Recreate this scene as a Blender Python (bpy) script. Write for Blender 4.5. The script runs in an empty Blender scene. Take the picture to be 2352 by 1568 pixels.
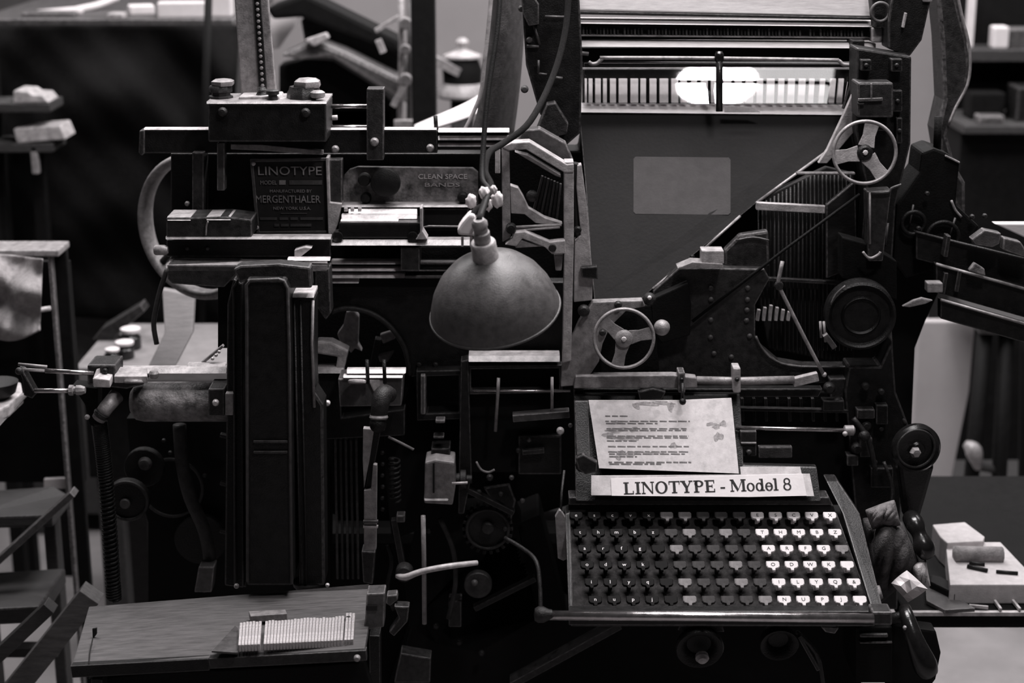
import bpy, bmesh, math, random
from mathutils import Vector, Matrix, Quaternion
random.seed(7)

# ------------------------------------------------------------------ camera, light, exposure
FPX = 3900.0                      # focal length in pixels of the 2352 x 1568 frame
CAM = Vector((0.0, -2.4, 1.70)); PITCH = math.radians(16.0)
FW = Vector((0, math.cos(PITCH), -math.sin(PITCH))); UP = Vector((0, math.sin(PITCH), math.cos(PITCH)))
scene = bpy.context.scene
COL = scene.collection
cam_d = bpy.data.cameras.new('camera'); cam = bpy.data.objects.new('camera', cam_d); COL.objects.link(cam)
cam.location = CAM; cam.rotation_euler = (math.radians(90) - PITCH, 0, 0)
cam_d.sensor_width = 36.0; cam_d.lens = FPX / 2352.0 * 36.0
cam_d.clip_start = 0.05; cam_d.clip_end = 60
cam_d.dof.use_dof = True; cam_d.dof.focus_distance = 2.42; cam_d.dof.aperture_fstop = 3.6
scene.camera = cam

world = bpy.data.worlds.new('world'); scene.world = world; world.use_nodes = True
bg = world.node_tree.nodes['Background']
bg.inputs[0].default_value = (0.52, 0.50, 0.51, 1); bg.inputs[1].default_value = 0.03

def area(name, loc, target, size, power, shape='RECTANGLE', size_y=None):
    l = bpy.data.lights.new(name, 'AREA'); l.energy = power; l.shape = shape; l.size = size
    if size_y: l.size_y = size_y
    l.color = (1.0, 0.965, 0.972)
    o = bpy.data.objects.new(name, l); COL.objects.link(o); o.location = loc
    d = Vector(target) - Vector(loc); o.rotation_euler = d.to_track_quat('-Z', 'Y').to_euler()
    return o
area('ceiling_lamp_centre', (0.2, 0.08, 3.1), (0.2, 0.08, 0), 1.5, 78, size_y=0.8)
area('ceiling_lamp_back', (0.3, 1.9, 3.1), (0.2, 1.9, 0), 1.4, 60, size_y=0.8)
area('ceiling_lamp_left', (-2.0, 1.9, 3.1), (-1.9, 1.6, 0), 1.2, 40, size_y=1.2)
area('ceiling_lamp_right', (2.0, 1.4, 3.1), (2.0, 1.2, 0), 1.2, 40, size_y=1.2)

vs = scene.view_settings
vs.view_transform = 'Standard'; vs.look = 'None'; vs.gamma = 1.0; vs.use_curve_mapping = False
vs.exposure = 0.2

# ------------------------------------------------------------------ pixel -> world helpers
def ray(x, y):
    return FW + Vector((1, 0, 0)) * ((x - 1176.0) / FPX) + UP * ((784.0 - y) / FPX)
def W(x, y, Y):
    d = ray(x, y); t = (Y - CAM.y) / d.y
    return CAM + d * t
def mpp(x, y, Y):
    d = ray(x, y); return (Y - CAM.y) / d.y / FPX

# ------------------------------------------------------------------ materials
MATS = {}
def mk(name, v, rough=0.5, metal=0.0, var=0.25, scale=14.0, bump=0.06, stretch=(1, 1, 1), spec=0.5, tint=(1.03, 0.975, 0.985), spots=0.0):
    if scale > 6.5: scale *= 3.6; bump *= 2.0
    m = bpy.data.materials.new(name); m.use_nodes = True
    nt = m.node_tree; N = nt.nodes; L = nt.links
    b = N['Principled BSDF']
    tc = N.new('ShaderNodeTexCoord'); mp = N.new('ShaderNodeMapping'); mp.inputs['Scale'].default_value = stretch
    L.new(tc.outputs['Object'], mp.inputs[0])
    no = N.new('ShaderNodeTexNoise'); no.inputs['Scale'].default_value = scale; no.inputs['Detail'].default_value = 7; no.inputs['Roughness'].default_value = 0.65
    L.new(mp.outputs[0], no.inputs[0])
    rp = N.new('ShaderNodeValToRGB')
    lo, hi = v * (1 - var), v * (1 + var)
    rp.color_ramp.elements[0].position = 0.32; rp.color_ramp.elements[1].position = 0.68
    rp.color_ramp.elements[0].color = (lo * tint[0], lo * tint[1], lo * tint[2], 1)
    rp.color_ramp.elements[1].color = (min(hi, .95) * tint[0], min(hi, .95) * tint[1], min(hi, .95) * tint[2], 1)
    L.new(no.outputs['Fac'], rp.inputs[0])
    col = rp.outputs[0]
    if spots:
        n2 = N.new('ShaderNodeTexNoise'); n2.inputs['Scale'].default_value = scale * 0.45; n2.inputs['Detail'].default_value = 4
        L.new(mp.outputs[0], n2.inputs[0])
        r2 = N.new('ShaderNodeValToRGB'); r2.color_ramp.elements[0].position = 0.58; r2.color_ramp.elements[1].position = 0.66
        L.new(n2.outputs['Fac'], r2.inputs[0])
        mx = N.new('ShaderNodeMix'); mx.data_type = 'RGBA'
        sc = N.new('ShaderNodeMath'); sc.operation = 'MULTIPLY'; sc.inputs[1].default_value = spots
        L.new(r2.outputs[0], sc.inputs[0]); L.new(sc.outputs[0], mx.inputs[0])
        L.new(col, mx.inputs[6]); d = v * 0.22; mx.inputs[7].default_value = (d, d, d, 1); col = mx.outputs[2]
    L.new(col, b.inputs['Base Color'])
    rr = N.new('ShaderNodeMapRange'); rr.inputs[3].default_value = max(rough - 0.12, 0.04); rr.inputs[4].default_value = min(rough + 0.12, 1)
    L.new(no.outputs['Fac'], rr.inputs[0]); L.new(rr.outputs[0], b.inputs['Roughness'])
    b.inputs['Metallic'].default_value = metal
    b.inputs['Specular IOR Level'].default_value = spec
    if bump:
        n3 = N.new('ShaderNodeTexNoise'); n3.inputs['Scale'].default_value = scale * 6; n3.inputs['Detail'].default_value = 5
        L.new(mp.outputs[0], n3.inputs[0])
        bp = N.new('ShaderNodeBump'); bp.inputs['Strength'].default_value = bump; bp.inputs['Distance'].default_value = 0.004
        L.new(n3.outputs['Fac'], bp.inputs['Height']); L.new(bp.outputs[0], b.inputs['Normal'])
    MATS[name] = m
    return m
IRON = mk('black_iron', 0.007, 0.48, 0.0, 0.6, 22, 0.14, spec=0.28)
IRON2 = mk('worn_iron', 0.020, 0.48, 0.0, 0.65, 26, 0.14, spec=0.35)
PITCHB = mk('pitch_black_iron', 0.004, 0.7, 0.0, 0.4, 16, 0.1, spec=0.15)  # near-black iron for backings, recesses and other very dark parts
GREYI = mk('grey_iron', 0.06, 0.5, 0.0, 0.4, 20, 0.1)
PANEL = mk('grey_enamel', 0.0145, 0.7, 0.0, 0.25, 9, 0.05, spec=0.15)
STEEL = mk('bright_steel', 0.55, 0.4, 0.1, 0.35, 22, 0.05)
DULL = mk('dull_steel', 0.25, 0.45, 0.15, 0.4, 22, 0.08)
PALE = mk('pale_alloy', 0.37, 0.5, 0.05, 0.4, 18, 0.08)
BRASS2 = mk('bright_brass_bar', 0.66, 0.5, 0.05, 0.18, 12, 0.05, stretch=(1, 8, 8))
BRASS = mk('brass_bar', 0.31, 0.5, 0.05, 0.18, 12, 0.05, stretch=(1, 8, 8))
PAPER = mk('paper', 0.64, 0.9, 0, 0.06, 8, 0.04, spec=0.1)
STAINED = mk('stained_paper', 0.54, 0.9, 0, 0.12, 30, 0.04, spec=0.1, spots=0.18)
CARD = mk('grey_card', 0.48, 0.9, 0, 0.2, 20, 0.05, spec=0.1)
INK = mk('ink', 0.02, 0.7, 0, 0.2, 20, 0, spec=0.2)
RUBBER = mk('black_rubber', 0.006, 0.6, 0, 0.3, 30, 0.1, spec=0.2)
BAKE = mk('black_bakelite', 0.008, 0.22, 0, 0.3, 20, 0.03)
CLOTHB = mk('black_cloth', 0.006, 0.95, 0, 0.35, 30, 0.25, spec=0.1)
CLOTHL = mk('pale_cloth', 0.3, 0.95, 0, 0.3, 16, 0.2, spec=0.1)
RAGM = mk('oily_rag', 0.06, 0.9, 0, 0.6, 18, 0.3, spec=0.15)
WOODD = mk('dark_wood', 0.028, 0.75, 0, 0.45, 10, 0.12, stretch=(1, 9, 9))
WOODT = mk('board_wood', 0.085, 0.65, 0, 0.4, 7, 0.1, stretch=(1, 7, 7))
WOODL = mk('light_wood', 0.17, 0.7, 0, 0.2, 8, 0.08, stretch=(1, 1, 8))
FLOORM = mk('floor_concrete', 0.2, 0.8, 0, 0.18, 5, 0.08)
WALLM = mk('wall_plaster', 0.25, 0.9, 0, 0.08, 3, 0.05, spec=0.1)
SHADE = mk('grey_lampshade', 0.078, 0.42, 0.1, 0.3, 24, 0.06)
KEYB = mk('black_key', 0.010, 0.7, 0, 0.3, 40, 0.0, spec=0.08)
KEYG = mk('grey_key', 0.04, 0.7, 0, 0.4, 40, 0.0, spec=0.12)
KEYM = mk('pale_grey_key', 0.17, 0.7, 0, 0.3, 40, 0.0, spec=0.12)
KEYW = mk('white_key', 0.6, 0.6, 0, 0.08, 40, 0.0, spec=0.2)
KEYT = mk('key_print_highlight', 0.7, 0.5, 0, 0.1, 40, 0.0)  # white print on the black keys, doubling as their highlights
KBED = mk('keyboard_bed', 0.027, 0.85, 0.0, 0.6, 30, 0.15, spec=0.12)
SLUG = mk('type_metal', 0.6, 0.5, 0.35, 0.3, 60, 0.3)
CORD = mk('braided_cord', 0.016, 0.85, 0, 0.6, 120, 0.3, spec=0.15)

POLISH = mk('polished_rod', 0.55, 0.24, 0.95, 0.2, 20, 0.03)
MOTTLE = mk('mottled_plate', 0.15, 0.55, 0.0, 0.9, 14, 0.15)
GREYINK = mk('faded_ink', 0.16, 0.8, 0, 0.4, 60, 0, spec=0.1)
STAIN = mk('stain', 0.30, 0.9, 0, 0.4, 60, 0.05, spec=0.1)
WEAR1 = mk('rubbed_iron_edge', 0.032, 0.4, 0.0, 0.95, 45, 0.1)
WEAR2 = mk('rubbed_worn_edge', 0.065, 0.4, 0.0, 0.9, 45, 0.1)
WEAR3 = mk('rubbed_grey_edge', 0.15, 0.4, 0.0, 0.7, 45, 0.1)
WEAR = {'black_iron': WEAR1, 'worn_iron': WEAR2, 'grey_iron': WEAR3, 'keyboard_bed': WEAR2, 'grey_enamel': WEAR2, 'dark_wood': WEAR1}
# ------------------------------------------------------------------ object helpers
ORG = {}                                  # world origin of every object
def reg(o, parent, origin):
    COL.objects.link(o)
    origin = Vector(origin)
    if parent is not None:
        o.parent = parent; o.location = origin - ORG[parent.name]
    else:
        o.location = origin
    ORG[o.name] = origin
    return o
def thing(name, label, cat, loc, group=None):
    o = bpy.data.objects.new(name, None); o.empty_display_size = 0.05
    reg(o, None, loc); o['label'] = label; o['category'] = cat
    if group: o['group'] = group
    return o
def tag(o, label, cat, group=None):
    o['label'] = label; o['category'] = cat
    if group: o['group'] = group
    return o
def struct(o, label=None):
    o['kind'] = 'structure'
    if label: o['label'] = label
    return o
def fin(name, bm, mat, parent=None, smooth=False, bevel=0.0, seg=2, ang=0.6):
    bmesh.ops.recalc_face_normals(bm, faces=bm.faces)
    if bevel > 0:
        es = [e for e in bm.edges if len(e.link_faces) == 2 and e.calc_face_angle(0) > ang]
        try:
            res = bmesh.ops.bevel(bm, geom=es, offset=bevel, segments=seg, affect='EDGES', profile=0.6, clamp_overlap=True)
            if not isinstance(mat, (list, tuple)) and mat.name in WEAR:
                for f in res['faces']: f.material_index = 1
                mat = [mat, WEAR[mat.name]]
        except Exception:
            pass
    cs = [v.co for v in bm.verts]
    lo = Vector((min(c.x for c in cs), min(c.y for c in cs), min(c.z for c in cs)))
    hi = Vector((max(c.x for c in cs), max(c.y for c in cs), max(c.z for c in cs)))
    org = Vector(((lo.x + hi.x) / 2, (lo.y + hi.y) / 2, lo.z))
    for v in bm.verts: v.co -= org
    me = bpy.data.meshes.new(name); bm.to_mesh(me); bm.free()
    for p in me.polygons: p.use_smooth = smooth
    if isinstance(mat, (list, tuple)):
        for q in mat: me.materials.append(q)
    else: me.materials.append(mat)
    o = bpy.data.objects.new(name, me)
    return reg(o, parent, org)
def loops(bm, A, B):
    n = len(A)
    for i in range(n): bm.faces.new((A[i], A[(i + 1) % n], B[(i + 1) % n], B[i]))
def getY(Y, i, x, y):
    return Y(x, y) if callable(Y) else (Y[i] if isinstance(Y, (list, tuple)) else Y)
def prism(name, pts, Y, depth, mat, parent=None, bevel=0.002, smooth=False, dv=None):
    """outline in picture pixels standing at depth Y, with real thickness"""
    bm = bmesh.new()
    F = [W(x, y, getY(Y, i, x, y)) for i, (x, y) in enumerate(pts)]
    off = Vector(dv) if dv else Vector((0, depth, 0))
    a = [bm.verts.new(p) for p in F]; b = [bm.verts.new(p + off) for p in F]
    bm.faces.new(a); bm.faces.new(b[::-1]); loops(bm, a, b)
    return fin(name, bm, mat, parent, smooth, bevel)
def box(name, x0, y0, x1, y1, Y, depth, mat, parent=None, bevel=0.002):
    tilt = 0.0                      # long bright strips lean back so their face catches the overhead light
    if mat in (STEEL, PALE, BRASS, DULL) and (y1 - y0) <= 20 and (x1 - x0) > 40: tilt = min((y1 - y0) * mpp(x0, y0, Y) * 1.1, depth * .9)
    return prism(name, [(x0, y0), (x1, y0), (x1, y1), (x0, y1)], [Y + tilt, Y + tilt, Y, Y], depth, mat, parent, bevel)
def frame(name, outer, inner, Y, depth, mat, parent=None, bevel=0.0015):
    bm = bmesh.new(); n = len(outer)
    A = [bm.verts.new(W(x, y, getY(Y, i, x, y))) for i, (x, y) in enumerate(outer)]
    B = [bm.verts.new(W(x, y, getY(Y, i, x, y))) for i, (x, y) in enumerate(inner)]
    A2 = [bm.verts.new(v.co + Vector((0, depth, 0))) for v in A]; B2 = [bm.verts.new(v.co + Vector((0, depth, 0))) for v in B]
    loops(bm, A, B); loops(bm, A2, B2); loops(bm, A, A2); loops(bm, B, B2)
    return fin(name, bm, mat, parent, False, bevel)
def wbox(name, x0, x1, y0, y1, z0, z1, mat, parent=None, bevel=0.003):
    bm = bmesh.new(); bmesh.ops.create_cube(bm, size=1)
    for v in bm.verts:
        v.co = Vector(((x0 + x1) / 2 + v.co.x * (x1 - x0), (y0 + y1) / 2 + v.co.y * (y1 - y0), (z0 + z1) / 2 + v.co.z * (z1 - z0)))
    return fin(name, bm, mat, parent, False, bevel)
def frames_along(P):
    T = []
    for i in range(len(P)):
        a = P[max(i - 1, 0)]; b = P[min(i + 1, len(P) - 1)]; T.append((b - a).normalized())
    ref = Vector((0, 0, 1)) if abs(T[0].z) < 0.9 else Vector((1, 0, 0))
    n = T[0].cross(ref).normalized(); out = []
    for i, t in enumerate(T):
        n = (n - t * n.dot(t)).normalized(); out.append((n, t.cross(n)))
    return out
def crom(P, k):
    if k <= 1 or len(P) < 3: return P
    out = []
    for i in range(len(P) - 1):
        p0, p1, p2, p3 = P[max(i - 1, 0)], P[i], P[i + 1], P[min(i + 2, len(P) - 1)]
        for j in range(k):
            t = j / k
            out.append(0.5 * ((2 * p1) + (p2 - p0) * t + (2 * p0 - 5 * p1 + 4 * p2 - p3) * t * t + (3 * p1 - p0 - 3 * p2 + p3) * t ** 3))
    out.append(P[-1]); return out
def wtube(bm, P, R, n=10, closed=False):
    fr = frames_along(P); rings = []
    for i, p in enumerate(P):
        r = R[i] if isinstance(R, (list, tuple)) else R
        rings.append([bm.verts.new(p + fr[i][0] * (r * math.cos(2 * math.pi * k / n)) + fr[i][1] * (r * math.sin(2 * math.pi * k / n))) for k in range(n)])
    for a, b in zip(rings, rings[1:]): loops(bm, a, b)
    if closed: loops(bm, rings[-1], rings[0])
    else: bm.faces.new(rings[0][::-1]); bm.faces.new(rings[-1])
def tube(name, pts, r, mat, parent=None, k=1, n=10, sharp=False):
    """pts: (px, py, Y); r in pixels (number or list)"""
    P = [W(*p) for p in pts]
    sc = mpp(*pts[len(pts) // 2])
    if isinstance(r, (list, tuple)):
        R = [Vector((q * sc, 0, 0)) for q in r]; R = [q.x for q in crom(R, k)]
    else: R = r * sc
    bm = bmesh.new(); wtube(bm, crom(P, k), R, n)
    return fin(name, bm, mat, parent, not sharp)
def bar(name, p, q, w, h, mat, parent=None, bevel=0.001):
    """square bar between two (px,py,Y) points; w across (pixels), h thickness in m along depth"""
    A, B = W(*p), W(*q); sc = mpp(*p); t = (B - A).normalized()
    dep = Vector((0, 1, 0)); dep = (dep - t * dep.dot(t)).normalized(); s = t.cross(dep).normalized()
    bm = bmesh.new(); hw = w * sc / 2
    a = [bm.verts.new(A + s * hw * i + dep * h * j) for i, j in ((-1, 0), (1, 0), (1, 1), (-1, 1))]
    b = [bm.verts.new(B + s * hw * i + dep * h * j) for i, j in ((-1, 0), (1, 0), (1, 1), (-1, 1))]
    bm.faces.new(a); bm.faces.new(b[::-1]); loops(bm, a, b)
    return fin(name, bm, mat, parent, False, bevel)
def axisframe(ax):
    ax = Vector(ax).normalized(); ref = Vector((0, 0, 1)) if abs(ax.z) < 0.9 else Vector((1, 0, 0))
    u = ax.cross(ref).normalized(); return ax, u, ax.cross(u)
def lathe_bm(bm, C, prof, ax, n=24, squash=1.0):
    ax, u, w = axisframe(ax); rings = []
    for r, t in prof:
        if r <= 1e-6: rings.append(bm.verts.new(C + ax * t))
        else: rings.append([bm.verts.new(C + ax * t + u * (r * math.cos(2 * math.pi * k / n)) + w * (squash * r * math.sin(2 * math.pi * k / n))) for k in range(n)])
    for a, b in zip(rings, rings[1:]):
        if isinstance(a, list) and isinstance(b, list): loops(bm, a, b)
        elif isinstance(b, list):
            for i in range(n): bm.faces.new((a, b[(i + 1) % n], b[i]))
        elif isinstance(a, list):
            for i in range(n): bm.faces.new((b, a[i], a[(i + 1) % n]))
    if isinstance(rings[0], list): bm.faces.new(rings[0][::-1])
    if isinstance(rings[-1], list): bm.faces.new(rings[-1])
def lathe(name, x, y, Y, prof, mat, parent=None, ax=(0, 1, 0), n=28, smooth=True, closed=False):
    """prof: (radius px, offset px along axis)"""
    s = mpp(x, y, Y); bm = bmesh.new(); lathe_bm(bm, W(x, y, Y), [(r * s, t * s) for r, t in prof], ax, n)
    o = fin(name, bm, mat, parent, False)
    if smooth:
        for p in o.data.polygons: p.use_smooth = True
        o.data.set_sharp_from_angle(angle=math.radians(38))
    return o
def disc(name, x, y, Y, r, t, mat, parent=None, ax=(0, 1, 0), n=28):
    b = min(2.0, r * .2, t * .4)
    return lathe(name, x, y, Y, [(r - b, 0), (r, b), (r, t)], mat, parent, ax, n)
def screw(x, y, Y, r, mat, parent, name='screw'):
    return lathe(name, x, y, Y, [(0, -r * .7), (r * .6, -r * .6), (r * .95, -r * .2), (r, 0), (r, r * .6)], mat, parent, (0, 1, 0), 12)
def ball(name, x, y, Y, r, mat, parent=None, n=16):
    return lathe(name, x, y, Y, [(0, -r)] + [(r * math.sin(a), -r * math.cos(a)) for a in [math.pi * i / 8 for i in range(1, 8)]] + [(0, r)], mat, parent, (0, 0, 1), n)
def ring(name, x, y, Y, R, r, mat, parent=None, ax=(0, 1, 0), n=40, m=8, sq=1.0, depthscale=1.0):
    """torus with radius R and tube r in pixels"""
    s = mpp(x, y, Y); C = W(x, y, Y); ax, u, w = axisframe(ax); bm = bmesh.new(); rows = []
    for i in range(n):
        a = 2 * math.pi * i / n; d = u * math.cos(a) + w * math.sin(a) * sq
        rows.append([bm.verts.new(C + d * (R + r * math.cos(2 * math.pi * k / m)) * s + ax * (depthscale * r * s * math.sin(2 * math.pi * k / m))) for k in range(m)])
    for i in range(n): loops(bm, rows[i], rows[(i + 1) % n])
    return fin(name, bm, mat, parent, True)
def coil(name, pts, R, r, turns, mat, parent=None):
    P = crom([W(*p) for p in pts], 6); s = mpp(*pts[0]); fr = frames_along(P); Q = []; N = turns * 9
    for i in range(N + 1):
        f = i / N * (len(P) - 1); j = min(int(f), len(P) - 2); t = f - j
        c = P[j].lerp(P[j + 1], t); a = 2 * math.pi * i / 9
        Q.append(c + (fr[j][0] * math.cos(a) + fr[j][1] * math.sin(a)) * R * s)
    bm = bmesh.new(); wtube(bm, Q, r * s, 6); return fin(name, bm, mat, parent, True)
def sheet(name, fn, nu, nv, mat, parent=None, thick=0.002, smooth=True):
    """fn(u,v) -> (px,py,Y)"""
    bm = bmesh.new(); g = [[bm.verts.new(W(*fn(i / nu, j / nv))) for i in range(nu + 1)] for j in range(nv + 1)]
    for j in range(nv):
        for i in range(nu): bm.faces.new((g[j][i], g[j][i + 1], g[j + 1][i + 1], g[j + 1][i]))
    o = fin(name, bm, mat, parent, smooth)
    md = o.modifiers.new('thick', 'SOLIDIFY'); md.thickness = thick; md.offset = 0
    return o
def wob(x, y, s=1.0, k=0):
    return math.sin(x * 3.1 * s + k) * math.cos(y * 2.3 * s + 1.7 * k) + 0.5 * math.sin(x * 7.3 * s + y * 5.1 * s + 2 * k) + 0.25 * math.sin(x * 15 * s - y * 11 * s + k)
def text_mesh(s, size, extrude):
    c = bpy.data.curves.new('lettering', 'FONT'); c.body = s; c.size = size; c.align_x = 'CENTER'; c.align_y = 'CENTER'; c.extrude = extrude; c.resolution_u = 3
    o = bpy.data.objects.new('lettering', c); me = bpy.data.meshes.new_from_object(o)
    bpy.data.objects.remove(o); bpy.data.curves.remove(c); return me
def lettering(name, s, x, y, Y, w_px, h_px, mat, parent, ux=None, uy=None, ext=0.0006, bold=0.0):
    """raised letters centred on (x,y), scaled to w_px by h_px, in the plane of ux, uy"""
    me = text_mesh(s, 1.0, 0.5); bm = bmesh.new(); bm.from_mesh(me); bpy.data.meshes.remove(me)
    xs = [v.co.x for v in bm.verts]; ys = [v.co.y for v in bm.verts]
    cx, cy = (min(xs) + max(xs)) / 2, (min(ys) + max(ys)) / 2; sx = max(max(xs) - min(xs), .01); sy = max(max(ys) - min(ys), .01)
    sc = mpp(x, y, Y); C = W(x, y, Y); ux = Vector(ux or (1, 0, 0)).normalized(); uy = Vector(uy or (0, 0, 1)).normalized(); nz = ux.cross(uy)
    for v in bm.verts:
        v.co = C + ux * ((v.co.x - cx) / sx * w_px * sc) + uy * ((v.co.y - cy) / sy * h_px * sc) + nz * ((v.co.z + .5) * ext)
    return fin(name, bm, mat, parent)

# the pendant lamp whose white disc mirrors in the magazine glass, and the long tube lamp beside it
PANE_Y = lambda x, y: 0.185 + (258 - y) * 0.00033
def mirror_spot(x, y, z):
    a, b, c = W(1400, 240, PANE_Y(0, 240)), W(1900, 240, PANE_Y(0, 240)), W(1400, 145, PANE_Y(0, 145))
    n = (b - a).cross(c - a).normalized()
    if n.y > 0: n = -n
    p = W(x, y, PANE_Y(0, y)); d = (p - CAM).normalized(); r = d - n * 2 * d.dot(n)
    return p + r * ((z - p.z) / r.z)
lp = mirror_spot(1648, 190, 2.75)
area('pendant_lamp', lp, lp - Vector((0, 0, 1)), 0.20, 10, 'ELLIPSE', 0.17)
lq = mirror_spot(1795, 192, 2.85)
area('tube_lamp', lq, lq - Vector((0, 0, 1)), 0.27, 3, size_y=0.6)

# ------------------------------------------------------------------ the room
struct(wbox('floor', -5, 5, -4, 3.6, -0.1, 0.0, FLOORM, bevel=0))
struct(wbox('wall_back', -5, 5, 3.4, 3.55, 0, 3.2, WALLM, bevel=0))

# ------------------------------------------------------------------ background, left
t = thing('work_table', 'light topped low table with small jars behind the machine on the left', 'table', (W(260, 790, 1.0).x, 1.0, 0))
zt = 0.72
def pz(x, y, z):               # the point of a pixel ray at height z -> (px,py,Y)
    d = ray(x, y); k = (z - CAM.z) / d.z; p = CAM + d * k; return (x, y, p.y)
a, b = W(*pz(170, 845, zt)), W(*pz(170, 742, zt))
wbox('table_top', a.x, a.x + 0.62, a.y, b.y, zt - 0.03, zt, WOODL, t)
wbox('apron', a.x + .01, a.x + .6, a.y + .02, a.y + .05, W(100, 1105, a.y).z, zt - .03, PITCHB, t)
for dx in (.02, 0.55):
    for yy in (a.y + 0.03, b.y - 0.08):
        wbox('leg', a.x + dx, a.x + dx + 0.05, yy, yy + 0.05, 0, zt - 0.04, WOODD, t, 0.004)
def jar(x, y, w, h, label):
    Y = pz(x, y, zt)[2]; g = thing('ink_jar', label, 'jar', W(x, y, Y), 'small black jars on the low table')
    bodyp = [(w * .44, 0), (w * .5, 2), (w * .5, h * .62), (w * .36, h * .78), (w * .36, h * .9)]
    lathe('jar_body', x, y, Y, bodyp, BAKE, g, (0, 0, 1), 18)
    lathe('lid', x, y - h * .86, Y, [(w * .44, 0), (w * .46, 2), (w * .46, h * .2), (w * .38, h * .24)], PAPER, g, (0, 0, 1), 18)
jar(300, 800, 50, 44, 'black jar with white lid, rearmost of the three by the vise')
jar(286, 822, 46, 36, 'squat black jar with pale lid between the two other jars')
jar(258, 832, 36, 30, 'smallest black jar with pale lid, nearest the rod bracket')
lb = prism('leaning_board', [(372, 665), (446, 680), (442, 765), (402, 842), (340, 842), (378, 765)], lambda x, y: 0.42 + (842 - y) * .0006, 0.02, WOODL)
tag(lb, 'pale board leaning behind the bracket of the vise', 'board')
bl = prism('angled_block', [(212, 780), (232, 755), (322, 700), (332, 715), (272, 766), (262, 782)], pz(235, 782, zt)[2], 0.05, IRON2); tag(bl, 'dark wedge shaped block lying behind the small jars', 'block')
# cabinet draped with black cloth
cab = thing('draped_cabinet', 'tall cabinet hidden under black cloth at the far left', 'cabinet', (W(255, 400, 1.75).x, 1.75, 0))
x0, x1 = W(-50, 100, 1.7).x, W(545, 100, 1.7).x; zc = W(200, 52, 1.7).z
wbox('cabinet_body', x0 + .02, x1 - .02, 1.7, 2.3, 0.06, zc - .01, WOODD, cab)
for xx in (x0 + .02, x1 - .07): 
    for yy in (1.71, 2.24): wbox('foot', xx, xx + .05, yy, yy + .05, 0, .06, WOODD, cab)
wbox('cabinet_top', x0, x1, 1.66, 2.36, zc - .01, zc + .012, GREYI, cab)
def drape(u, v):
    x = -60 + 611 * u + v * (60 - 100 * u) * 1.0; sag = math.sin(math.pi * u) 
    y = 58 + v * 690
    y += -v * (1 - u) * 30
    Y = 1.62 - 0.06 * math.sin(v * 3 + 0.4) - 0.035 * math.sin((v * 1.5 + sag * .55 - 0.18) * 11) * (1 - v * .4) - .012 * wob(u * 2, v * 3, 1.2)
    if v > .97: Y += .01
    return (x, y, Y)
cl = sheet('black_cloth', drape, 40, 60, CLOTHB); tag(cl, 'black cloth hanging in swags over the cabinet at the far left', 'cloth')
pt = wbox('room_divider', W(-120, 60, 2.5).x, W(500, 60, 2.5).x, 2.5, 2.53, 0, 1.9, mk('partition_board', .06, .8, 0, .3, 6, .05, spec=.1)); tag(pt, 'plain dark partition board behind the draped cabinet', 'partition')
# bits on the cabinet top
def ontop(name, x, y, w, h, dep, mat, label, cat, Y=1.75, rz=0.0):
    p = W(x, y, Y); s = mpp(x, y, Y); o = wbox(name, -w * s / 2, w * s / 2, -dep / 2, dep / 2, 0, h * s, mat, None, .004)
    o.location = (p.x, p.y, zc + .012); o.rotation_euler = (0, 0, rz); ORG[o.name] = o.location.copy(); return tag(o, label, cat)
cz = lambda: zc + .012
tube_o = tube('white_roll', [(88, 32, 1.78), (190, 24, 1.78)], 10, PAPER); tag(tube_o, 'white paper roll lying on the draped cabinet', 'roll')
tube_o = tube('bent_white_strip', [(178, 22, 1.85), (225, 12, 1.9), (270, -6, 1.95)], 8, PAPER, k=4); tag(tube_o, 'white strip of paper curling up behind the roll', 'paper')
ontop('white_card', 420, 30, 110, 34, .05, PAPER, 'white card standing on the draped cabinet beside the dark pole', 'card', 1.72, .1)
ontop('pale_packet', 325, 36, 56, 20, .06, PAPER, 'small pale packet on the draped cabinet between roll and card', 'packet', 1.80, .3)
ontop('pale_block', 270, 44, 36, 12, .05, PALE, 'little pale block at the front edge of the draped cabinet', 'block', 1.69, 0)
ontop('grey_wrap', 120, 40, 120, 10, .12, GREYI, 'dark grey wrapping paper under the white roll', 'paper', 1.78, .12)
ontop('white_tile', 512, 40, 46, 46, .05, PAPER, 'white slab between the dark pole and the toothed post', 'slab', 1.74, 0)
pole = tube('dark_pole', [(480, -40, 1.5), (470, 300, 1.5), (452, 1340, 1.5)], 9, PITCHB); tag(pole, 'thin dark pole standing in front of the black cloth', 'pole')
# shelf with pale slabs, far left edge
sh = thing('plate_rack', 'narrow dark rack holding pale slabs at the left edge', 'rack', (W(20, 400, 1.35).x - .05, 1.5, 0))
xr = W(-60, 300, 1.35).x; xr2 = W(118, 300, 1.35).x
for i, (yy) in enumerate((238, 330)):
    z = W(80, yy, 1.35).z; wbox('shelf', xr, xr2, 1.35, 1.47, z - .02, z, WOODD, sh)
for xx in (xr, xr + .045): pass
for yy in (1.35, 1.44):
    wbox('upright', xr, xr + .03, yy, yy + .04, 0, W(80, 150, 1.35).z, PITCHB, sh)
wbox('upright', xr2 - .08, xr2 - .05, 1.44, 1.47, 0, W(80, 330, 1.35).z - .02, PITCHB, sh)
wbox('bracket', W(70, 360, 1.35).x, W(86, 360, 1.35).x, 1.35, 1.37, W(80, 400, 1.35).z, W(80, 336, 1.35).z, DULL, sh)
for pts, lab in (([(30, 208), (62, 210), (74, 218), (98, 219), (112, 236), (30, 238)], 'pale notched slab on the upper board of the rack'),
                 ([(30, 296), (138, 288), (152, 320), (38, 330)], 'pale flat slab on the lower board of the rack')):
    tag(prism('pale_plate', pts, 1.355, .09, PALE, None, .004), lab, 'slab', 'pale slabs in the rack')
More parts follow.
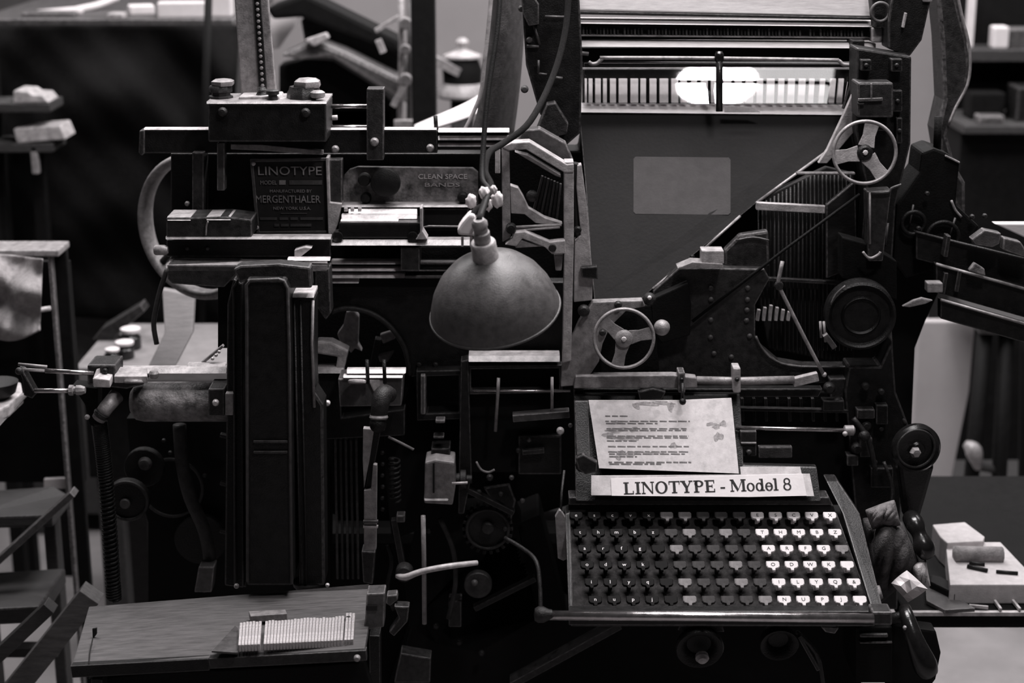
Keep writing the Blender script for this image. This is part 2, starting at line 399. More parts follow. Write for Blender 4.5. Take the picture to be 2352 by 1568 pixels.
# cart with light cloth, left edge
ct = thing('metal_cart', 'grey tubular cart with crumpled pale cloth at the left edge', 'cart', (W(60, 600, .55).x - .1, .7, 0))
zc2 = W(130, 575, .55).z
xa = W(-140, 600, .55).x; xb = W(136, 600, .55).x
wbox('cart_top', xa, xb, .55, .63, zc2 - .012, zc2, DULL, ct)
for (xx, yy) in ((xb - .022, .555), (xb - .03, .60)):
    wbox('leg', xx, xx + (.008 if yy < .58 else .03), yy, yy + .018, 0, zc2 - .012, GREYI if yy < .58 else PITCHB, ct)
for (xx, yy) in ((xa + .01, .555), (xa + .01, .60)):
    wbox('leg', xx, xx + .018, yy, yy + .018, 0, zc2 - .012, IRON, ct)
wbox('side_panel', xa + .02, W(166, 700, .645).x, .645, .66, W(100, 1108, .645).z, W(100, 600, .645).z, PITCHB, ct)
tube('handle_bar', [(-100, 740, .535), (70, 715, .535), (116, 708, .535)], 6, PALE, ct)
def pale(u, v):
    x = -60 + 158 * u - 6 * v * u; y = 590 + v * (160 - 0 * u) + u * 4 - (1 - u) * 14 * (1 - v)
    y += 30 * v * math.sin(u * 3)
    return (x, y, 0.515 - .018 * math.sin(v * 3.1) - .024 * math.sin(u * 7 + v * 5) - .016 * math.sin(v * 11 - u * 4) - .006 * math.sin(u * 15 + v * 9))
cl = sheet('crumpled_cloth', pale, 34, 34, CLOTHL); tag(cl, 'crumpled pale cloth hung over the side of the cart', 'cloth')
# wooden racks, lower left
rk = thing('type_case_rack', 'dark wooden rack with sloping trays in the lower left corner', 'rack', (W(60, 1400, .15).x, .3, 0))
def tray(pts, Y, dv, name='tray', m=WOODD): return prism(name, pts, Y, 0, m, rk, .004, dv=dv)
tray([(-80, 1130), (122, 1122), (158, 1136), (120, 1182), (-80, 1188)], [.5, .5, .5, .32, .32], (0, 0, -.022))
tray([(-80, 1318), (150, 1304), (92, 1392), (-80, 1400)], [.42, .42, .18, .18], (0, 0, -.03))
bar('brace', (166, 1136, .26), (-60, 1340, .26), 15, .03, GREYI, rk)
bar('brace', (205, 1372, .10), (-10, 1640, .10), 52, .04, WOODT, rk)
bar('rail', (-60, 1560, .05), (112, 1398, .05), 30, .03, WOODD, rk)
bar('rail', (-60, 1500, .30), (130, 1500, .30), 22, .03, WOODD, rk)
zb = W(150, 1250, .33).z
wbox('upright', W(98, 1200, .48).x, W(126, 1200, .48).x, .48, .52, 0, W(100, 1150, .48).z, WOODD, rk)
wbox('upright', W(-70, 1200, .12).x, W(-40, 1200, .12).x, .12, .16, 0, W(-60, 1120, .12).z, WOODD, rk)
tag(prism('white_strip', [(100, 1100), (156, 1098), (156, 1122), (100, 1124)], .62, .01, PAPER, None), 'white strip standing at the back of the upper tray', 'strip')
# pale table corner at the left edge, half height
zr = .85
pts = [(-140, 960), (-40, 960), (20, 930), (52, 900), (48, 878), (10, 866), (-140, 866)]
Ys = [pz(x, y, zr)[2] for x, y in pts]
prism('top_board', pts, Ys, 0, PALE, rk, .003, dv=(0, 0, -.02))
prism('top_board_edge', [(-140, 1000), (-20, 1000), (60, 912), (60, 902), (-40, 960), (-140, 962)], [Ys[0], Ys[0], Ys[3], Ys[3], Ys[0], Ys[0]], .02, WOODL, rk, .002)
wbox('upright', W(-138, 960, .2).x, W(-112, 960, .2).x, .2, .24, 0, zr - .02, WOODD, rk)
sk = lathe('dark_bowl', -4, 915, pz(-4, 915, zr)[2], [(20, 0), (40, 14), (48, 40), (44, 40), (0, 10)], IRON, None, (0, 0, 1)); tag(sk, 'dark shallow bowl on the pale top board at the left edge', 'bowl')

# ------------------------------------------------------------------ background, middle top
pr = thing('iron_press', 'dark iron press with sloping beams behind the top rail', 'press', (W(790, 200, 1.5).x, 1.55, 0))
zp = W(780, 280, 1.45).z
prism('upper_beam', [(612, 18), (700, -14), (745, 8), (915, 92), (930, 128), (900, 120), (740, 60), (690, 40), (625, 45)], 1.45, .12, PITCHB, pr, .01)
prism('lower_beam', [(640, 128), (720, 92), (790, 118), (935, 190), (935, 240), (880, 205), (760, 130), (690, 138)], 1.38, .10, GREYI, pr, .01)
prism('side_plate', [(640, 150), (700, 136), (765, 140), (870, 205), (920, 250), (920, 330), (640, 330)], 1.48, .08, PITCHB, pr, .006)
prism('web', [(690, 45), (750, 30), (930, 130), (935, 190), (800, 120), (700, 100)], 1.5, .05, IRON, pr, .006)
wbox('pedestal', W(660, 300, 1.48).x, W(900, 300, 1.48).x, 1.48, 1.8, 0, W(700, 250, 1.48).z, PITCHB, pr)
prism('lever', [(700, 92), (748, 76), (756, 88), (722, 108)], 1.36, .03, PALE, pr, .004)
bar('crank', (862, 72, 1.36), (915, 40, 1.36), 10, .02, PALE, pr)
bar('crank', (868, 92, 1.36), (880, 122, 1.36), 14, .02, PALE, pr)
tag(prism('white_sheet', [(618, 20), (692, 4), (676, 60), (640, 112), (618, 112)], 1.62, .012, PAPER, None), 'white sheet behind the toothed post beside the press', 'paper')
pp = thing('pipe_stand', 'pair of grey pipes with clamps in front of the black post', 'pipe', (W(925, 200, 1.3).x, 1.3, 0))
tube('pipe', [(921, -30, 1.3), (922, 120, 1.3), (918, 300, 1.3), (905, 1320, 1.3)], 7, DULL, pp)
tube('pipe', [(942, -30, 1.32), (942, 150, 1.32), (940, 300, 1.32), (925, 1310, 1.32)], 7, GREYI, pp)
for yy, rr in ((55, 14), (115, 12), (185, 15)): disc('clamp', 930, yy, 1.27, rr, 26, DULL, pp)
bar('strut', (902, 245, 1.27), (930, 195, 1.27), 14, .02, PALE, pp)
bar('strut', (905, 285, 1.26), (960, 285, 1.26), 16, .02, PALE, pp)
bp_ = wbox('black_post', W(946, 200, 1.15).x, W(1000, 200, 1.15).x, 1.15, 1.22, 0, W(970, -60, 1.15).z, PITCHB); tag(bp_, 'thick black post rising behind the middle of the machine', 'post')
lv = thing('valve_stand', 'turned valve with pale domed caps standing against the wall', 'valve', (W(1062, 300, 1.9).x, 1.9, 0))
lathe('cap_knob', 1062, 108, 1.9, [(4, 0), (13, 4), (15, 12), (8, 20), (0, 22)], PALE, lv, (0, 0, 1))
lathe('dome', 1062, 132, 1.9, [(44, 0), (44, 5), (26, 12), (12, 18), (8, 26)], PALE, lv, (0, 0, 1))
lathe('body', 1062, 190, 1.9, [(44, 0), (46, 30), (36, 56)], PITCHB, lv, (0, 0, 1))
lathe('base_ring', 1062, 224, 1.9, [(54, 0), (60, 6), (56, 22), (44, 34)], DULL, lv, (0, 0, 1))
tube('column', [(1062, 224, 1.9), (1058, 1190, 1.9)], 26, IRON, lv)
bar('spout', (996, 138, 1.85), (1056, 168, 1.85), 20, .03, DULL, lv)
def curl(u, v):
    x = 952 + 150 * u; y = 300 - 16 * math.sin(u * 2.6) - (u ** 3) * 40 - v * (18 + 22 * u)
    return (x, y + 6, .62 + .10 * v + .02 * math.sin(u * 5))
s_ = sheet('curled_white_sheet', curl, 20, 6, PAPER, None, .003); tag(s_, 'white curled sheet behind the centre of the top rail', 'paper')

# ------------------------------------------------------------------ background, right
cb = thing('dark_cabinet', 'dark cabinet with pale shelf edge in the upper right background', 'cabinet', (W(2300, 400, 1.7).x, 1.9, 0))
xl = W(2206, 400, 1.9).x; xr3 = xl + 1.1; zs = W(2280, 290, 1.86).z; zt2 = W(2280, 115, 2.0).z
wbox('cabinet_body', xl, xr3, 1.92, 2.14, .05, zs - .02, PITCHB, cb)
wbox('shelf', xl - .01, xr3, 1.86, 2.14, zs - .02, zs, WOODD, cb)
wbox('back_shelf', xl - .01, xr3, 2.0, 2.14, zt2 - .03, zt2, WOODD, cb)
wbox('back_panel', xl + .02, xr3, 2.14, 2.16, zs, zt2 + .4, PITCHB, cb)
for xx in (xl + .01, xr3 - .06): wbox('foot', xx, xx + .05, 1.95, 2.0, 0, .05, WOODD, cb)
def shelfthing(name, x, y, w, h, dep, Y, z, mat, label, cat):
    s = mpp(x, y, Y); p = W(x, y, Y); o = wbox(name, p.x - w * s / 2, p.x + w * s / 2, Y, Y + dep, z, z + h * s, mat, None, .006); return tag(o, label, cat)
shelfthing('dark_box', 2270, 230, 80, 62, .08, 1.97, zs, PITCHB, 'dark box on the cabinet beside the curved arm', 'box')
shelfthing('grey_box', 2395, 250, 120, 80, .1, 1.93, zs, IRON, 'grey box cut by the right edge on the cabinet', 'box')
shelfthing('pale_tin', 2280, 250, 60, 20, .05, 1.89, zs, GREYI, 'low tin with pale lid on the cabinet front', 'tin')
shelfthing('white_carton', 2302, 65, 36, 50, .05, 2.03, zt2, PAPER, 'small bright white carton on the upper shelf at right', 'carton')
shelfthing('pale_carton', 2350, 90, 90, 45, .06, 2.05, zt2, GREYI, 'pale grey carton right of the bright white one', 'carton')
shelfthing('thin_white_book', 2237, 30, 9, 130, .06, 2.05, zt2, PAPER, 'thin white spine standing on the upper shelf', 'book')
ck_ = thing('floor_dimming_crate', 'dark wooden crate with a pale top edge standing behind the desk', 'crate', (W(2300, 1200, 1.6).x, 1.62, 0))  # added body that darkens the weakly lit floor behind the desk
zk = W(2300, 1098, 1.55).z
wbox('crate_body', W(2178, 1200, 1.56).x, W(2178, 1200, 1.56).x + .6, 1.56, 1.68, 0, zk - .012, PITCHB, ck_)
wbox('crate_rim', W(2176, 1200, 1.55).x, W(2176, 1200, 1.55).x + .61, 1.555, 1.685, zk - .012, zk, WOODD, ck_)
wb_ = prism('white_board', [(2112, 738), (2240, 738), (2226, 900), (2172, 1168), (2146, 1301), (2076, 1301), (2096, 985)], 1.5, .03, mk('pale_board', .36, .8, 0, .08, 6, .04, spec=.1), None, .004)
tag(wb_, 'plain pale board standing on the floor at the right', 'board')
st = thing('stool', 'dark wooden stool with pale rung end behind the desk', 'stool', (W(2280, 1100, 1.2).x, 1.3, 0))
for x_a, x_b, Yq in ((2262, 2205, 1.2), (2312, 2280, 1.2), (2362, 2352, 1.4)):
    tube('leg', [(x_a, 760, Yq), (x_b, 1385 if Yq < 1.3 else 1330, Yq)], 17, PITCHB, st)
tube('rung', [(2226, 1065, 1.2), (2300, 1080, 1.2)], 11, WOODD, st)
tube('knee', [(2216, 1018, 1.18), (2236, 1035, 1.17), (2246, 1075, 1.18)], [8, 20, 9], DULL, st, k=4)
prism('seat', [(2250, 735), (2390, 735), (2390, 770), (2250, 770)], 1.17, .28, WOODD, st, .008)

# ================================================================== the typesetting machine
LM = thing('typesetting_machine', 'large black line casting machine with keyboard, sloping magazine and handwheels', 'machine', (0, .35, 0))
# cast base and a dark backing added behind everything to stop light leaks
wbox('base', -.42, .60, .22, .62, 0, .62, PITCHB, LM, .02)
prism('foot_arch', [(880, 1640), (960, 1400), (1120, 1230), (1240, 1180), (1300, 1420), (1420, 1440), (1180, 1600), (1160, 1640)], .12, .1, PITCHB, LM, .006)
bar('brace', (1175, 1575, .02), (1425, 1438, .02), 16, .03, IRON2, LM)
prism('dark_backing', [(400, 345), (1330, 345), (1345, 250), (1990, 250), (2060, 500), (2050, 1150), (1310, 1160), (1000, 1250), (760, 1180), (760, 860), (545, 860), (545, 600), (400, 600)], .27, .06, PITCHB, LM, .004)

# ---- top rail and delivery slide
rail = box('top_rail', 330, 299, 1005, 352, .12, .026, IRON, LM)
box('rail_lit_edge', 330, 294, 1003, 298.5, .118, .012, STEEL, LM, .001)  # bright strip standing in for the highlight along the rail's top edge
prism('rail_hook', [(318, 352), (320, 300), (332, 298), (332, 352), (326, 358)], .115, .024, IRON2, LM, .002)
for x, y in ((770, 343), (988, 340), (430, 468)): screw(x, y, .115, 9 if x > 600 else 6, DULL, rail)
blk = box('slide_block', 478, 239, 750, 326, .06, .085, IRON, LM, .0025)
for x, y in ((511, 257), (702, 259)): screw(x, y, .056, 11, IRON2, blk)
box('slide_top_plate', 474, 233, 750, 239, .058, .088, DULL, LM, .001)
ns = prism('post_base', [(548, 222), (640, 220), (646, 236), (548, 236)], .085, .05, PALE, LM, .002)
# stack of adjusting nuts, left and right
g1 = thing_part = lathe('adjusting_nut', 508, 232, .10, [(26, 0), (28, 4), (28, 12), (22, 14), (22, 20), (27, 22), (27, 32), (24, 36)], IRON2, LM, (0, 0, 1), 8)
lathe('nut_cap', 512, 196, .10, [(26, 0), (28, 3), (28, 10), (20, 14)], DULL, g1, (0, 0, 1), 6)
g2 = lathe('adjusting_nut', 700, 232, .10, [(40, 0), (42, 5), (40, 20), (36, 26), (34, 34)], IRON2, LM, (0, 0, 1), 8)
lathe('nut_cap', 706, 200, .10, [(32, 0), (34, 4), (32, 14), (22, 20)], DULL, g2, (0, 0, 1), 6)
lathe('side_knob', 730, 224, .075, [(14, 0), (17, 3), (17, 12), (11, 16)], DULL, g2, (0, 0, 1), 14)
lathe('small_knob', 627, 234, .08, [(10, 0), (12, 2), (10, 16), (15, 18), (15, 26), (12, 28)], IRON2, LM, (0, 0, 1), 14)
lathe('small_knob', 602, 222, .10, [(12, 0), (14, 4), (10, 12), (12, 16), (8, 22)], IRON2, LM, (0, 0, 1), 12)
# pale toothed post rising out of the picture
post = prism('toothed_post', [(536, -40), (612, -40), (634, 222), (554, 222)], .13, .014, DULL, LM, .002)
slot = prism('rack_slot', [(580, -40), (596, -40), (613, 205), (594, 205)], .127, .004, IRON, post, .0006)
for i in range(17):
    y = -18 + i * 13.4; lathe('rack_tooth', 587.5 + 16 * (y + 40) / 245, y, .1265, [(0, -4), (3.4, -2.6), (4.6, 0), (4.6, 3)], DULL, post, (0, 1, 0), 6)
for y in (244, 292): tube('guide_rod', [(745, y, .13), (846, y, .13)], 5, POLISH, LM)
tube('guide_bend', [(775, 270, .14), (757, 272, .14), (753, 282, .14), (760, 291, .14)], 6, PALE, LM, k=4)
pst = box('stop_post', 842, 204, 881, 368, .10, .03, IRON2, LM, .0015)
screw(860, 326, .097, 10, DULL, pst)
for i, (y0, y1, m) in enumerate(((298, 304, STEEL), (313, 322, STEEL), (329, 337, PALE))):
    box('slide_strip', 1006, y0, 1170, y1, .11 + .004 * i, .02, m, LM, .0008)
box('slide_backing', 1004, 300, 1170, 345, .13, .02, IRON, LM)
tube('thin_pin', [(1000, 266, .13), (1002, 300, .13)], 5, IRON, LM)
prism('long_lever', [(530, 331), (600, 332), (742, 346), (742, 356), (600, 346), (530, 343)], .088, .012, DULL, LM, .001)
# ---- upper body behind the nameplate
body = box('mould_housing', 392, 352, 1110, 562, .15, .06, IRON, LM)
box('upright', 441, 350, 468, 500, .105, .04, IRON2, LM)
box('upright', 498, 328, 516, 438, .095, .02, GREYI, LM)
tri = prism('mould_shoulder', [(382, 500), (440, 500), (520, 498), (578, 505), (578, 545), (382, 545)], .03, .06, IRON2, LM, .002)
box('shoulder_cap', 384, 497, 438, 507, .028, .05, PALE, tri, .001)
box('shoulder_cap', 474, 497, 530, 506, .028, .05, PALE, tri, .001)
tube('edge_wire', [(478, 508, .026), (474, 520, .026), (473, 540, .026)], 2, DULL, tri, k=3)
box('shoulder_edge', 380, 543, 760, 550, .026, .018, DULL, LM, .001)
box('shoulder_base', 382, 551, 760, 590, .045, .05, IRON, LM)
for x in (430, 477): screw(x, 571, .043, 5, GREYI, LM)
prism('lower_ledge', [(392, 588), (752, 592), (752, 608), (384, 608)], [.07, .07, .0, .0], 0, DULL, LM, .001, dv=(0, 0, -.01))
prism('ledge_front', [(384, 608), (545, 610), (545, 628), (515, 660), (395, 652), (384, 640)], .0, .05, IRON2, LM, .002)
lathe('feed_knob', 362, 574, .03, [(9, -8), (12, -4), (12, 16), (8, 24)], DULL, LM, (1, 0, 0), 16)
# nameplate
np_ = prism('nameplate', [(575, 368), (752, 365), (757, 534), (592, 536), (586, 528)], .098, .006, INK, LM, .001)
frame('plate_rim', [(574, 366), (753, 363), (758, 537), (590, 539)], [(581, 372), (749, 369), (753, 530), (596, 532)], .096, .006, GREYI, np_, .0005)
for x, y in ((582, 376), (590, 523)): screw(x, y, .094, 5, STEEL, np_)
PLT = dict(mat=DULL, parent=np_)
lettering('raised_lettering', 'LINOTYPE', 666, 392, .0965, 146, 20, **PLT)
lettering('raised_lettering', 'MODEL', 617, 419, .0965, 38, 9, **PLT)
box('stamped_field', 641, 414, 656, 424, .0965, .001, DULL, np_, 0)
box('stamped_field', 664, 414, 740, 424, .0965, .001, GREYI, np_, 0)
lettering('raised_lettering', 'MANUFACTURED BY', 668, 438.5, .0965, 96, 7, **PLT)
lettering('raised_lettering', 'MERGENTHALER', 662, 457, .0965, 148, 17, **PLT)
lettering('raised_lettering', 'NEW YORK U.S.A.', 671, 478, .0965, 86, 7, **PLT)
for x0, x1, y in ((645, 705, 490), (597, 636, 502), (642, 662, 502), (667, 684, 502), (690, 742, 502), (630, 641, 517), (645, 663, 517), (667, 715, 517)):
    box('worn_lettering', x0, y - 3 if y != 490 else y - 1, x1, y + 3 if y != 490 else y + 1, .0965, .0008, GREYI, np_, 0)
# frame right of the nameplate and the shelf under the space-band plate
prism('side_frame', [(748, 362), (755, 362), (758, 465), (785, 468), (774, 520), (764, 545), (764, 566), (755, 566)], .09, .03, PALE, LM, .0012)
box('side_frame_inset', 757, 366, 786, 466, .098, .02, IRON2, LM)
shelf = box('shelf_lip', 760, 550, 1080, 564, .04, .02, DULL, LM, .001)
sp = prism('spaceband_plate', [(786, 470), (786, 425), (791, 402), (803, 389), (822, 383), (1086, 386), (1098, 396), (1098, 470)], .13, .012, MOTTLE, LM, .0015)
lettering('raised_lettering', 'CLEAN SPACE', 1017, 405, .1285, 112, 11, PAPER, sp)
lettering('raised_lettering', 'BANDS', 1016, 424, .1285, 80, 9, PALE, sp)
kn = lathe('big_knob', 885, 420, .10, [(0, -8), (20, -7), (32, -2), (35, 6), (33, 18), (24, 24), (20, 40)], RUBBER, LM, (0, 1, 0), 32)
lathe('thumb_lug', 836, 414, .105, [(0, 0), (12, 1), (15, 6), (14, 26)], RUBBER, kn, (0, 1, 0), 18)
for x, y in ((840, 456), (1063, 455)): lathe('stop_knob', x, y, .11, [(0, -4), (9, -2), (13, 5), (12, 20)], RUBBER, LM, (0, 1, 0), 18)
box('plate_ledge', 784, 471, 1078, 476, .10, .03, DULL, LM, .0008)
tb = box('spaceband_box', 778, 512, 966, 548, .05, .06, BAKE, LM, .003)
box('band_bar', 800, 480, 958, 492, .09, .012, STEEL, tb, .001)
box('band_bar', 784, 493, 958, 503, .075, .012, PALE, tb, .001)
box('band_bar', 782, 505, 915, 511, .062, .012, STEEL, tb, .001)
for x in (790, 805, 822): box('band_tab', x, 478, x + 8, 486, .085, .006, PALE, tb, .0006)
for x in (775, 948): lathe('box_foot', x, 545, .045, [(0, -3), (12, -1), (13, 4), (13, 30)], BAKE, tb, (0, 1, 0), 16)
prism('shelf_divider', [(964, 478), (970, 478), (970, 530), (982, 550), (955, 550), (965, 535)], .04, .03, PALE, LM, .0008)
box('shelf_panel', 972, 479, 1076, 524, .11, .02, PANEL, LM)
tube('panel_wire', [(972, 522, .10), (985, 519, .10), (1072, 520, .10)], 2, DULL, LM)
box('shelf_floor', 972, 526, 1076, 548, .12, .02, IRON, LM)
# rails under the shelf
box('under_shelf', 758, 565, 1090, 600, .09, .04, PITCHB, LM)
box('rail_block', 920, 569, 964, 622, .045, .05, IRON2, LM)
for y0, y1, m in ((600, 607, STEEL), (617, 623, STEEL), (630, 639, STEEL)):
    box('vise_rail', 759, y0, 930, y1, .06, .02, m, LM, .001)
    box('vise_rail_end', 930, y0 + 3, 1075, y1, .064, .016, GREYI, LM, .001)
box('worn_edge', 760, 640, 824, 651, .062, .01, PALE, LM, .001)
box('rail_backing', 759, 598, 1080, 660, .082, .02, PITCHB, LM)
prism('bright_tab', [(676, 575), (700, 568), (716, 570), (690, 590), (676, 590)], .015, .02, PALE, LM, .001)
box('short_rail', 660, 593, 758, 599, .0, .012, STEEL, LM, .001)
# arch plate
import math as _m
arc = [(762 + 0, 716)] + [(812 + 130 * _m.sin(a) - 20, 838 - 128 * _m.cos(a)) for a in [0.0, .25, .5, .75, 1.0, 1.25, 1.45]]
arc = [(762, 716), (795, 708), (830, 712), (862, 724), (892, 746), (915, 774), (932, 808), (942, 862)]
prism('arch_plate', [(760, 648), (1300, 648), (1300, 836), (1080, 842), (945, 866)] + arc[::-1][1:], .085, .03, IRON, LM, .002)
tube('arch_rim', [(x, y, .08) for x, y in arc], 6, IRON2, LM, k=4)
for x, y in ((962, 838), (1000, 838)): screw(x, y, .083, 6, IRON2, LM)
# things seen through the arch
prism('casting_tongue', [(795, 716), (812, 712), (824, 728), (822, 790), (832, 808), (815, 800), (806, 812), (795, 796), (786, 800), (774, 768), (788, 748)], .2, .02, PALE, LM, .003)
bar('arch_strut', (868, 780, .2), (850, 870, .2), 14, .02, IRON2, LM)
prism('arch_tab', [(872, 770), (905, 760), (908, 778), (880, 790)], .19, .015, PALE, LM)
prism('arch_tab', [(868, 818), (905, 808), (890, 832), (872, 832)], .17, .015, DULL, LM)
prism('jaw_bracket', [(726, 785), (760, 786), (800, 806), (790, 850), (770, 848), (775, 820), (726, 812)], .06, .03, PALE, LM, .003)
box('jaw_bracket_foot', 728, 842, 790, 858, .05, .02, DULL, LM)

# ---- left column (first elevator guide)
colm = prism('elevator_column', [(566, 642), (654, 642), (664, 662), (672, 1345), (566, 1345)], -.15, .12, IRON, LM, .004)
prism('column_cap', [(536, 618), (552, 610), (640, 606), (712, 614), (716, 662), (664, 662), (654, 644), (566, 644), (550, 652)], -.13, .03, IRON2, colm, .003)
prism('column_flank', [(536, 640), (556, 652), (560, 1350), (556, 1350), (516, 1345), (522, 700)], -.10, .06, IRON, colm, .003)
tube('column_rim', [(569, 1335, -.152), (567, 700, -.152), (566, 655, -.152), (575, 644, -.152), (640, 641, -.152), (652, 645, -.152), (660, 662, -.152), (664, 800, -.152), (670, 1340, -.152)], 4.0, GREYI, colm, n=8)
tube('column_beading', [(540, 1340, -.104), (538, 760, -.104), (537, 660, -.104), (548, 642, -.104), (560, 638, -.104)], 3.5, IRON2, colm, n=8)
for y in (1012, 1036): box('panel_rib', 582, y, 660, y + 5, -.153, .006, IRON2, colm, .0008)
guide = prism('guide_post', [(668, 684), (722, 684), (722, 900), (742, 930), (746, 1345), (690, 1345)], -.11, .05, IRON, LM, .004)
box('guide_cap', 666, 675, 721, 684, -.115, .05, PALE, guide, .001)
tube('guide_edge', [(719, 690, -.112), (716, 790, -.112), (722, 935, -.112)], 3.5, DULL, guide, n=8)
for x in (690, 704): tube('guide_groove', [(x - 14, 690, -.112), (x, 1340, -.112)], 2.4, IRON2, guide, n=6)
lathe('guide_knuckle', 726, 950, -.10, [(0, -10), (14, -8), (18, 0), (16, 10), (8, 14)], IRON2, guide, (0, 1, 0), 12)
lathe('guide_foot', 708, 1345, -.095, [(12, -14), (26, -8), (34, 2), (36, 12)], IRON, guide, (0, 0, 1), 20)
tube('guide_tail', [(728, 965, -.105), (735, 1120, -.105), (740, 1340, -.105)], 5, IRON2, guide)
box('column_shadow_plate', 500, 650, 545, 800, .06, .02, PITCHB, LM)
prism('column_side_bar', [(724, 620), (756, 616), (760, 720), (748, 735), (724, 700)], .0, .04, IRON2, LM)
tube('curved_pipe', [(384, 618, .12), (370, 660, .12), (360, 700, .12), (353, 745, .12), (360, 790, .12)], 6, GREYI, LM, k=4)

# ---- flywheel at the left
fw = ring('flywheel', 458, 520, .34, 160, 12, DULL, LM, (.55, 1, 0), 56, 10, 1.0, 2.0)
lathe('flywheel_hub', 458, 520, .34, [(30, -30), (34, -20), (34, 20), (30, 30)], IRON, fw, (.55, 1, 0))
for a in (20, 140, 260):
    c = Vector((.0, 0, 0)); s = mpp(458, 520, .34); C0 = W(458, 520, .34); ax, u, w = axisframe((.55, 1, 0))
    d = u * math.cos(math.radians(a)) + w * math.sin(math.radians(a)); bm = bmesh.new(); wtube(bm, [C0 + d * 25 * s, C0 + d * 150 * s], [12 * s, 9 * s], 8); fin('flywheel_spoke', bm, IRON, fw, True)

# ---- vise and knife block, left
cyl = lathe('vise_cylinder', 306, 922, -.04, [(0, -8), (26, -4), (42, 8), (46, 26), (46, 222), (44, 226)], MOTTLE, LM, (1, 0, 0.0), 30)
br = box('cylinder_bracket', 478, 893, 515, 956, -.10, .05, IRON2, LM)
screw(495, 925, -.103, 8, STEEL, br)
box('bracket_cheek', 517, 903, 536, 954, -.11, .03, PALE, LM)
box('vise_bar', 262, 845, 520, 858, -.06, .014, PALE, LM, .0012)
box('vise_bar_cap', 430, 836, 518, 844, -.045, .012, PALE, LM, .001)
bar('graver', (455, 842, -.03), (512, 795, -.03), 6, .01, DULL, LM)
for x, y in ((488, 824), (496, 816), (503, 808)): screw(x, y, -.035, 4, STEEL, LM)
prism('knife_block', [(200, 838), (266, 838), (266, 872), (300, 866), (330, 884), (290, 894), (200, 884)], -.09, .05, IRON2, LM, .003)
kb2 = prism('square_nut', [(222, 846), (250, 838), (269, 840), (252, 872), (212, 870)], [-.10, -.06, -.06, -.11, -.11], 0, STEEL, LM, .0015, dv=(0, 0, -.012))
screw(241, 852, -.092, 7, IRON, kb2)
prism('block_deck', [(268, 842), (338, 842), (338, 864), (262, 864)], [-.06, -.06, -.10, -.10], 0, PALE, LM, .001, dv=(0, 0, -.01))
lathe('slotted_screw', 307, 880, -.10, [(20, 0), (22, 2), (22, 5), (20, 8)], DULL, LM, (0, 0.35, 1), 20)
lathe('thumb_knob', 354, 868, -.10, [(8, 0), (11, 4), (12, 12), (8, 18)], DULL, LM, (0, 0, 1), 14)
tube('long_rod', [(104, 851, -.09), (216, 857, -.09)], 5.5, POLISH, LM)
tube('twin_rod', [(42, 836, -.09), (108, 842, -.09)], 3.5, DULL, LM)
tube('twin_rod', [(46, 848, -.09), (108, 851, -.09)], 4, STEEL, LM)
prism('lever_arm', [(40, 846), (52, 852), (82, 905), (74, 916), (54, 908), (50, 870)], -.10, .02, IRON, LM)
ball('lever_pivot', 44, 852, -.10, 9, IRON2, LM)
tube('pull_rod', [(80, 897, -.10), (160, 897, -.10)], 5.5, POLISH, LM)
lathe('hex_coupling', 158, 896, -.10, [(10, 0), (13, 2), (13, 10), (9, 12), (9, 16), (12, 18), (12, 28), (8, 38)], DULL, LM, (1, 0, .02), 8)
tube('clamp_cylinder', [(226, 962, -.10), (244, 936, -.10), (268, 908, -.08)], [16, 17, 18], DULL, LM, n=16)
lathe('clamp_collar', 232, 952, -.105, [(17, -4), (19, 0), (17, 6)], IRON, LM, (.6, 0, .75), 16)
prism('clamp_plate', [(165, 885), (225, 892), (222, 985), (205, 975), (195, 930)], -.07, .03, PITCHB, LM)
screw(200, 958, -.09, 6, PALE, LM)
ch = tube('spring_core', [(228, 968, -.06), (243, 1100, -.06), (262, 1375, -.06)], 15, PITCHB, LM)
coil('coil_spring', [(228, 968, -.06), (243, 1100, -.06), (262, 1375, -.06)], 16, 3.2, 60, IRON, ch)
# dark cams below
prism('lower_plate', [(290, 960), (760, 960), (760, 1420), (340, 1420), (340, 1200), (300, 1060)], .16, .03, PITCHB, LM)
cam_ = disc('cam_wheel', 292, 1150, .05, 50, 20, IRON, LM)
ring('cam_rim', 292, 1150, .048, 46, 4, IRON2, cam_)
disc('cam_hub', 286, 1158, .044, 12, 12, GREYI, cam_)
cam2 = disc('cam_wheel', 330, 1075, .10, 46, 20, IRON, LM)
lathe('cam_boss', 332, 1066, .095, [(0, -10), (12, -6), (16, 4), (16, 14)], GREYI, cam2)
tube('bent_leg', [(412, 975, .08), (418, 1060, .08), (436, 1140, .08), (470, 1220, .08), (482, 1300, .08), (462, 1352, .08)], 15, IRON2, LM, k=4)
prism('frame_leg', [(456, 1302), (492, 1302), (486, 1360), (446, 1360)], .05, .03, GREYI, LM)
for x, y in ((376, 1012), (391, 1040), (424, 1007), (470, 1092), (452, 1150)): screw(x, y, .12, 5, IRON2, LM)

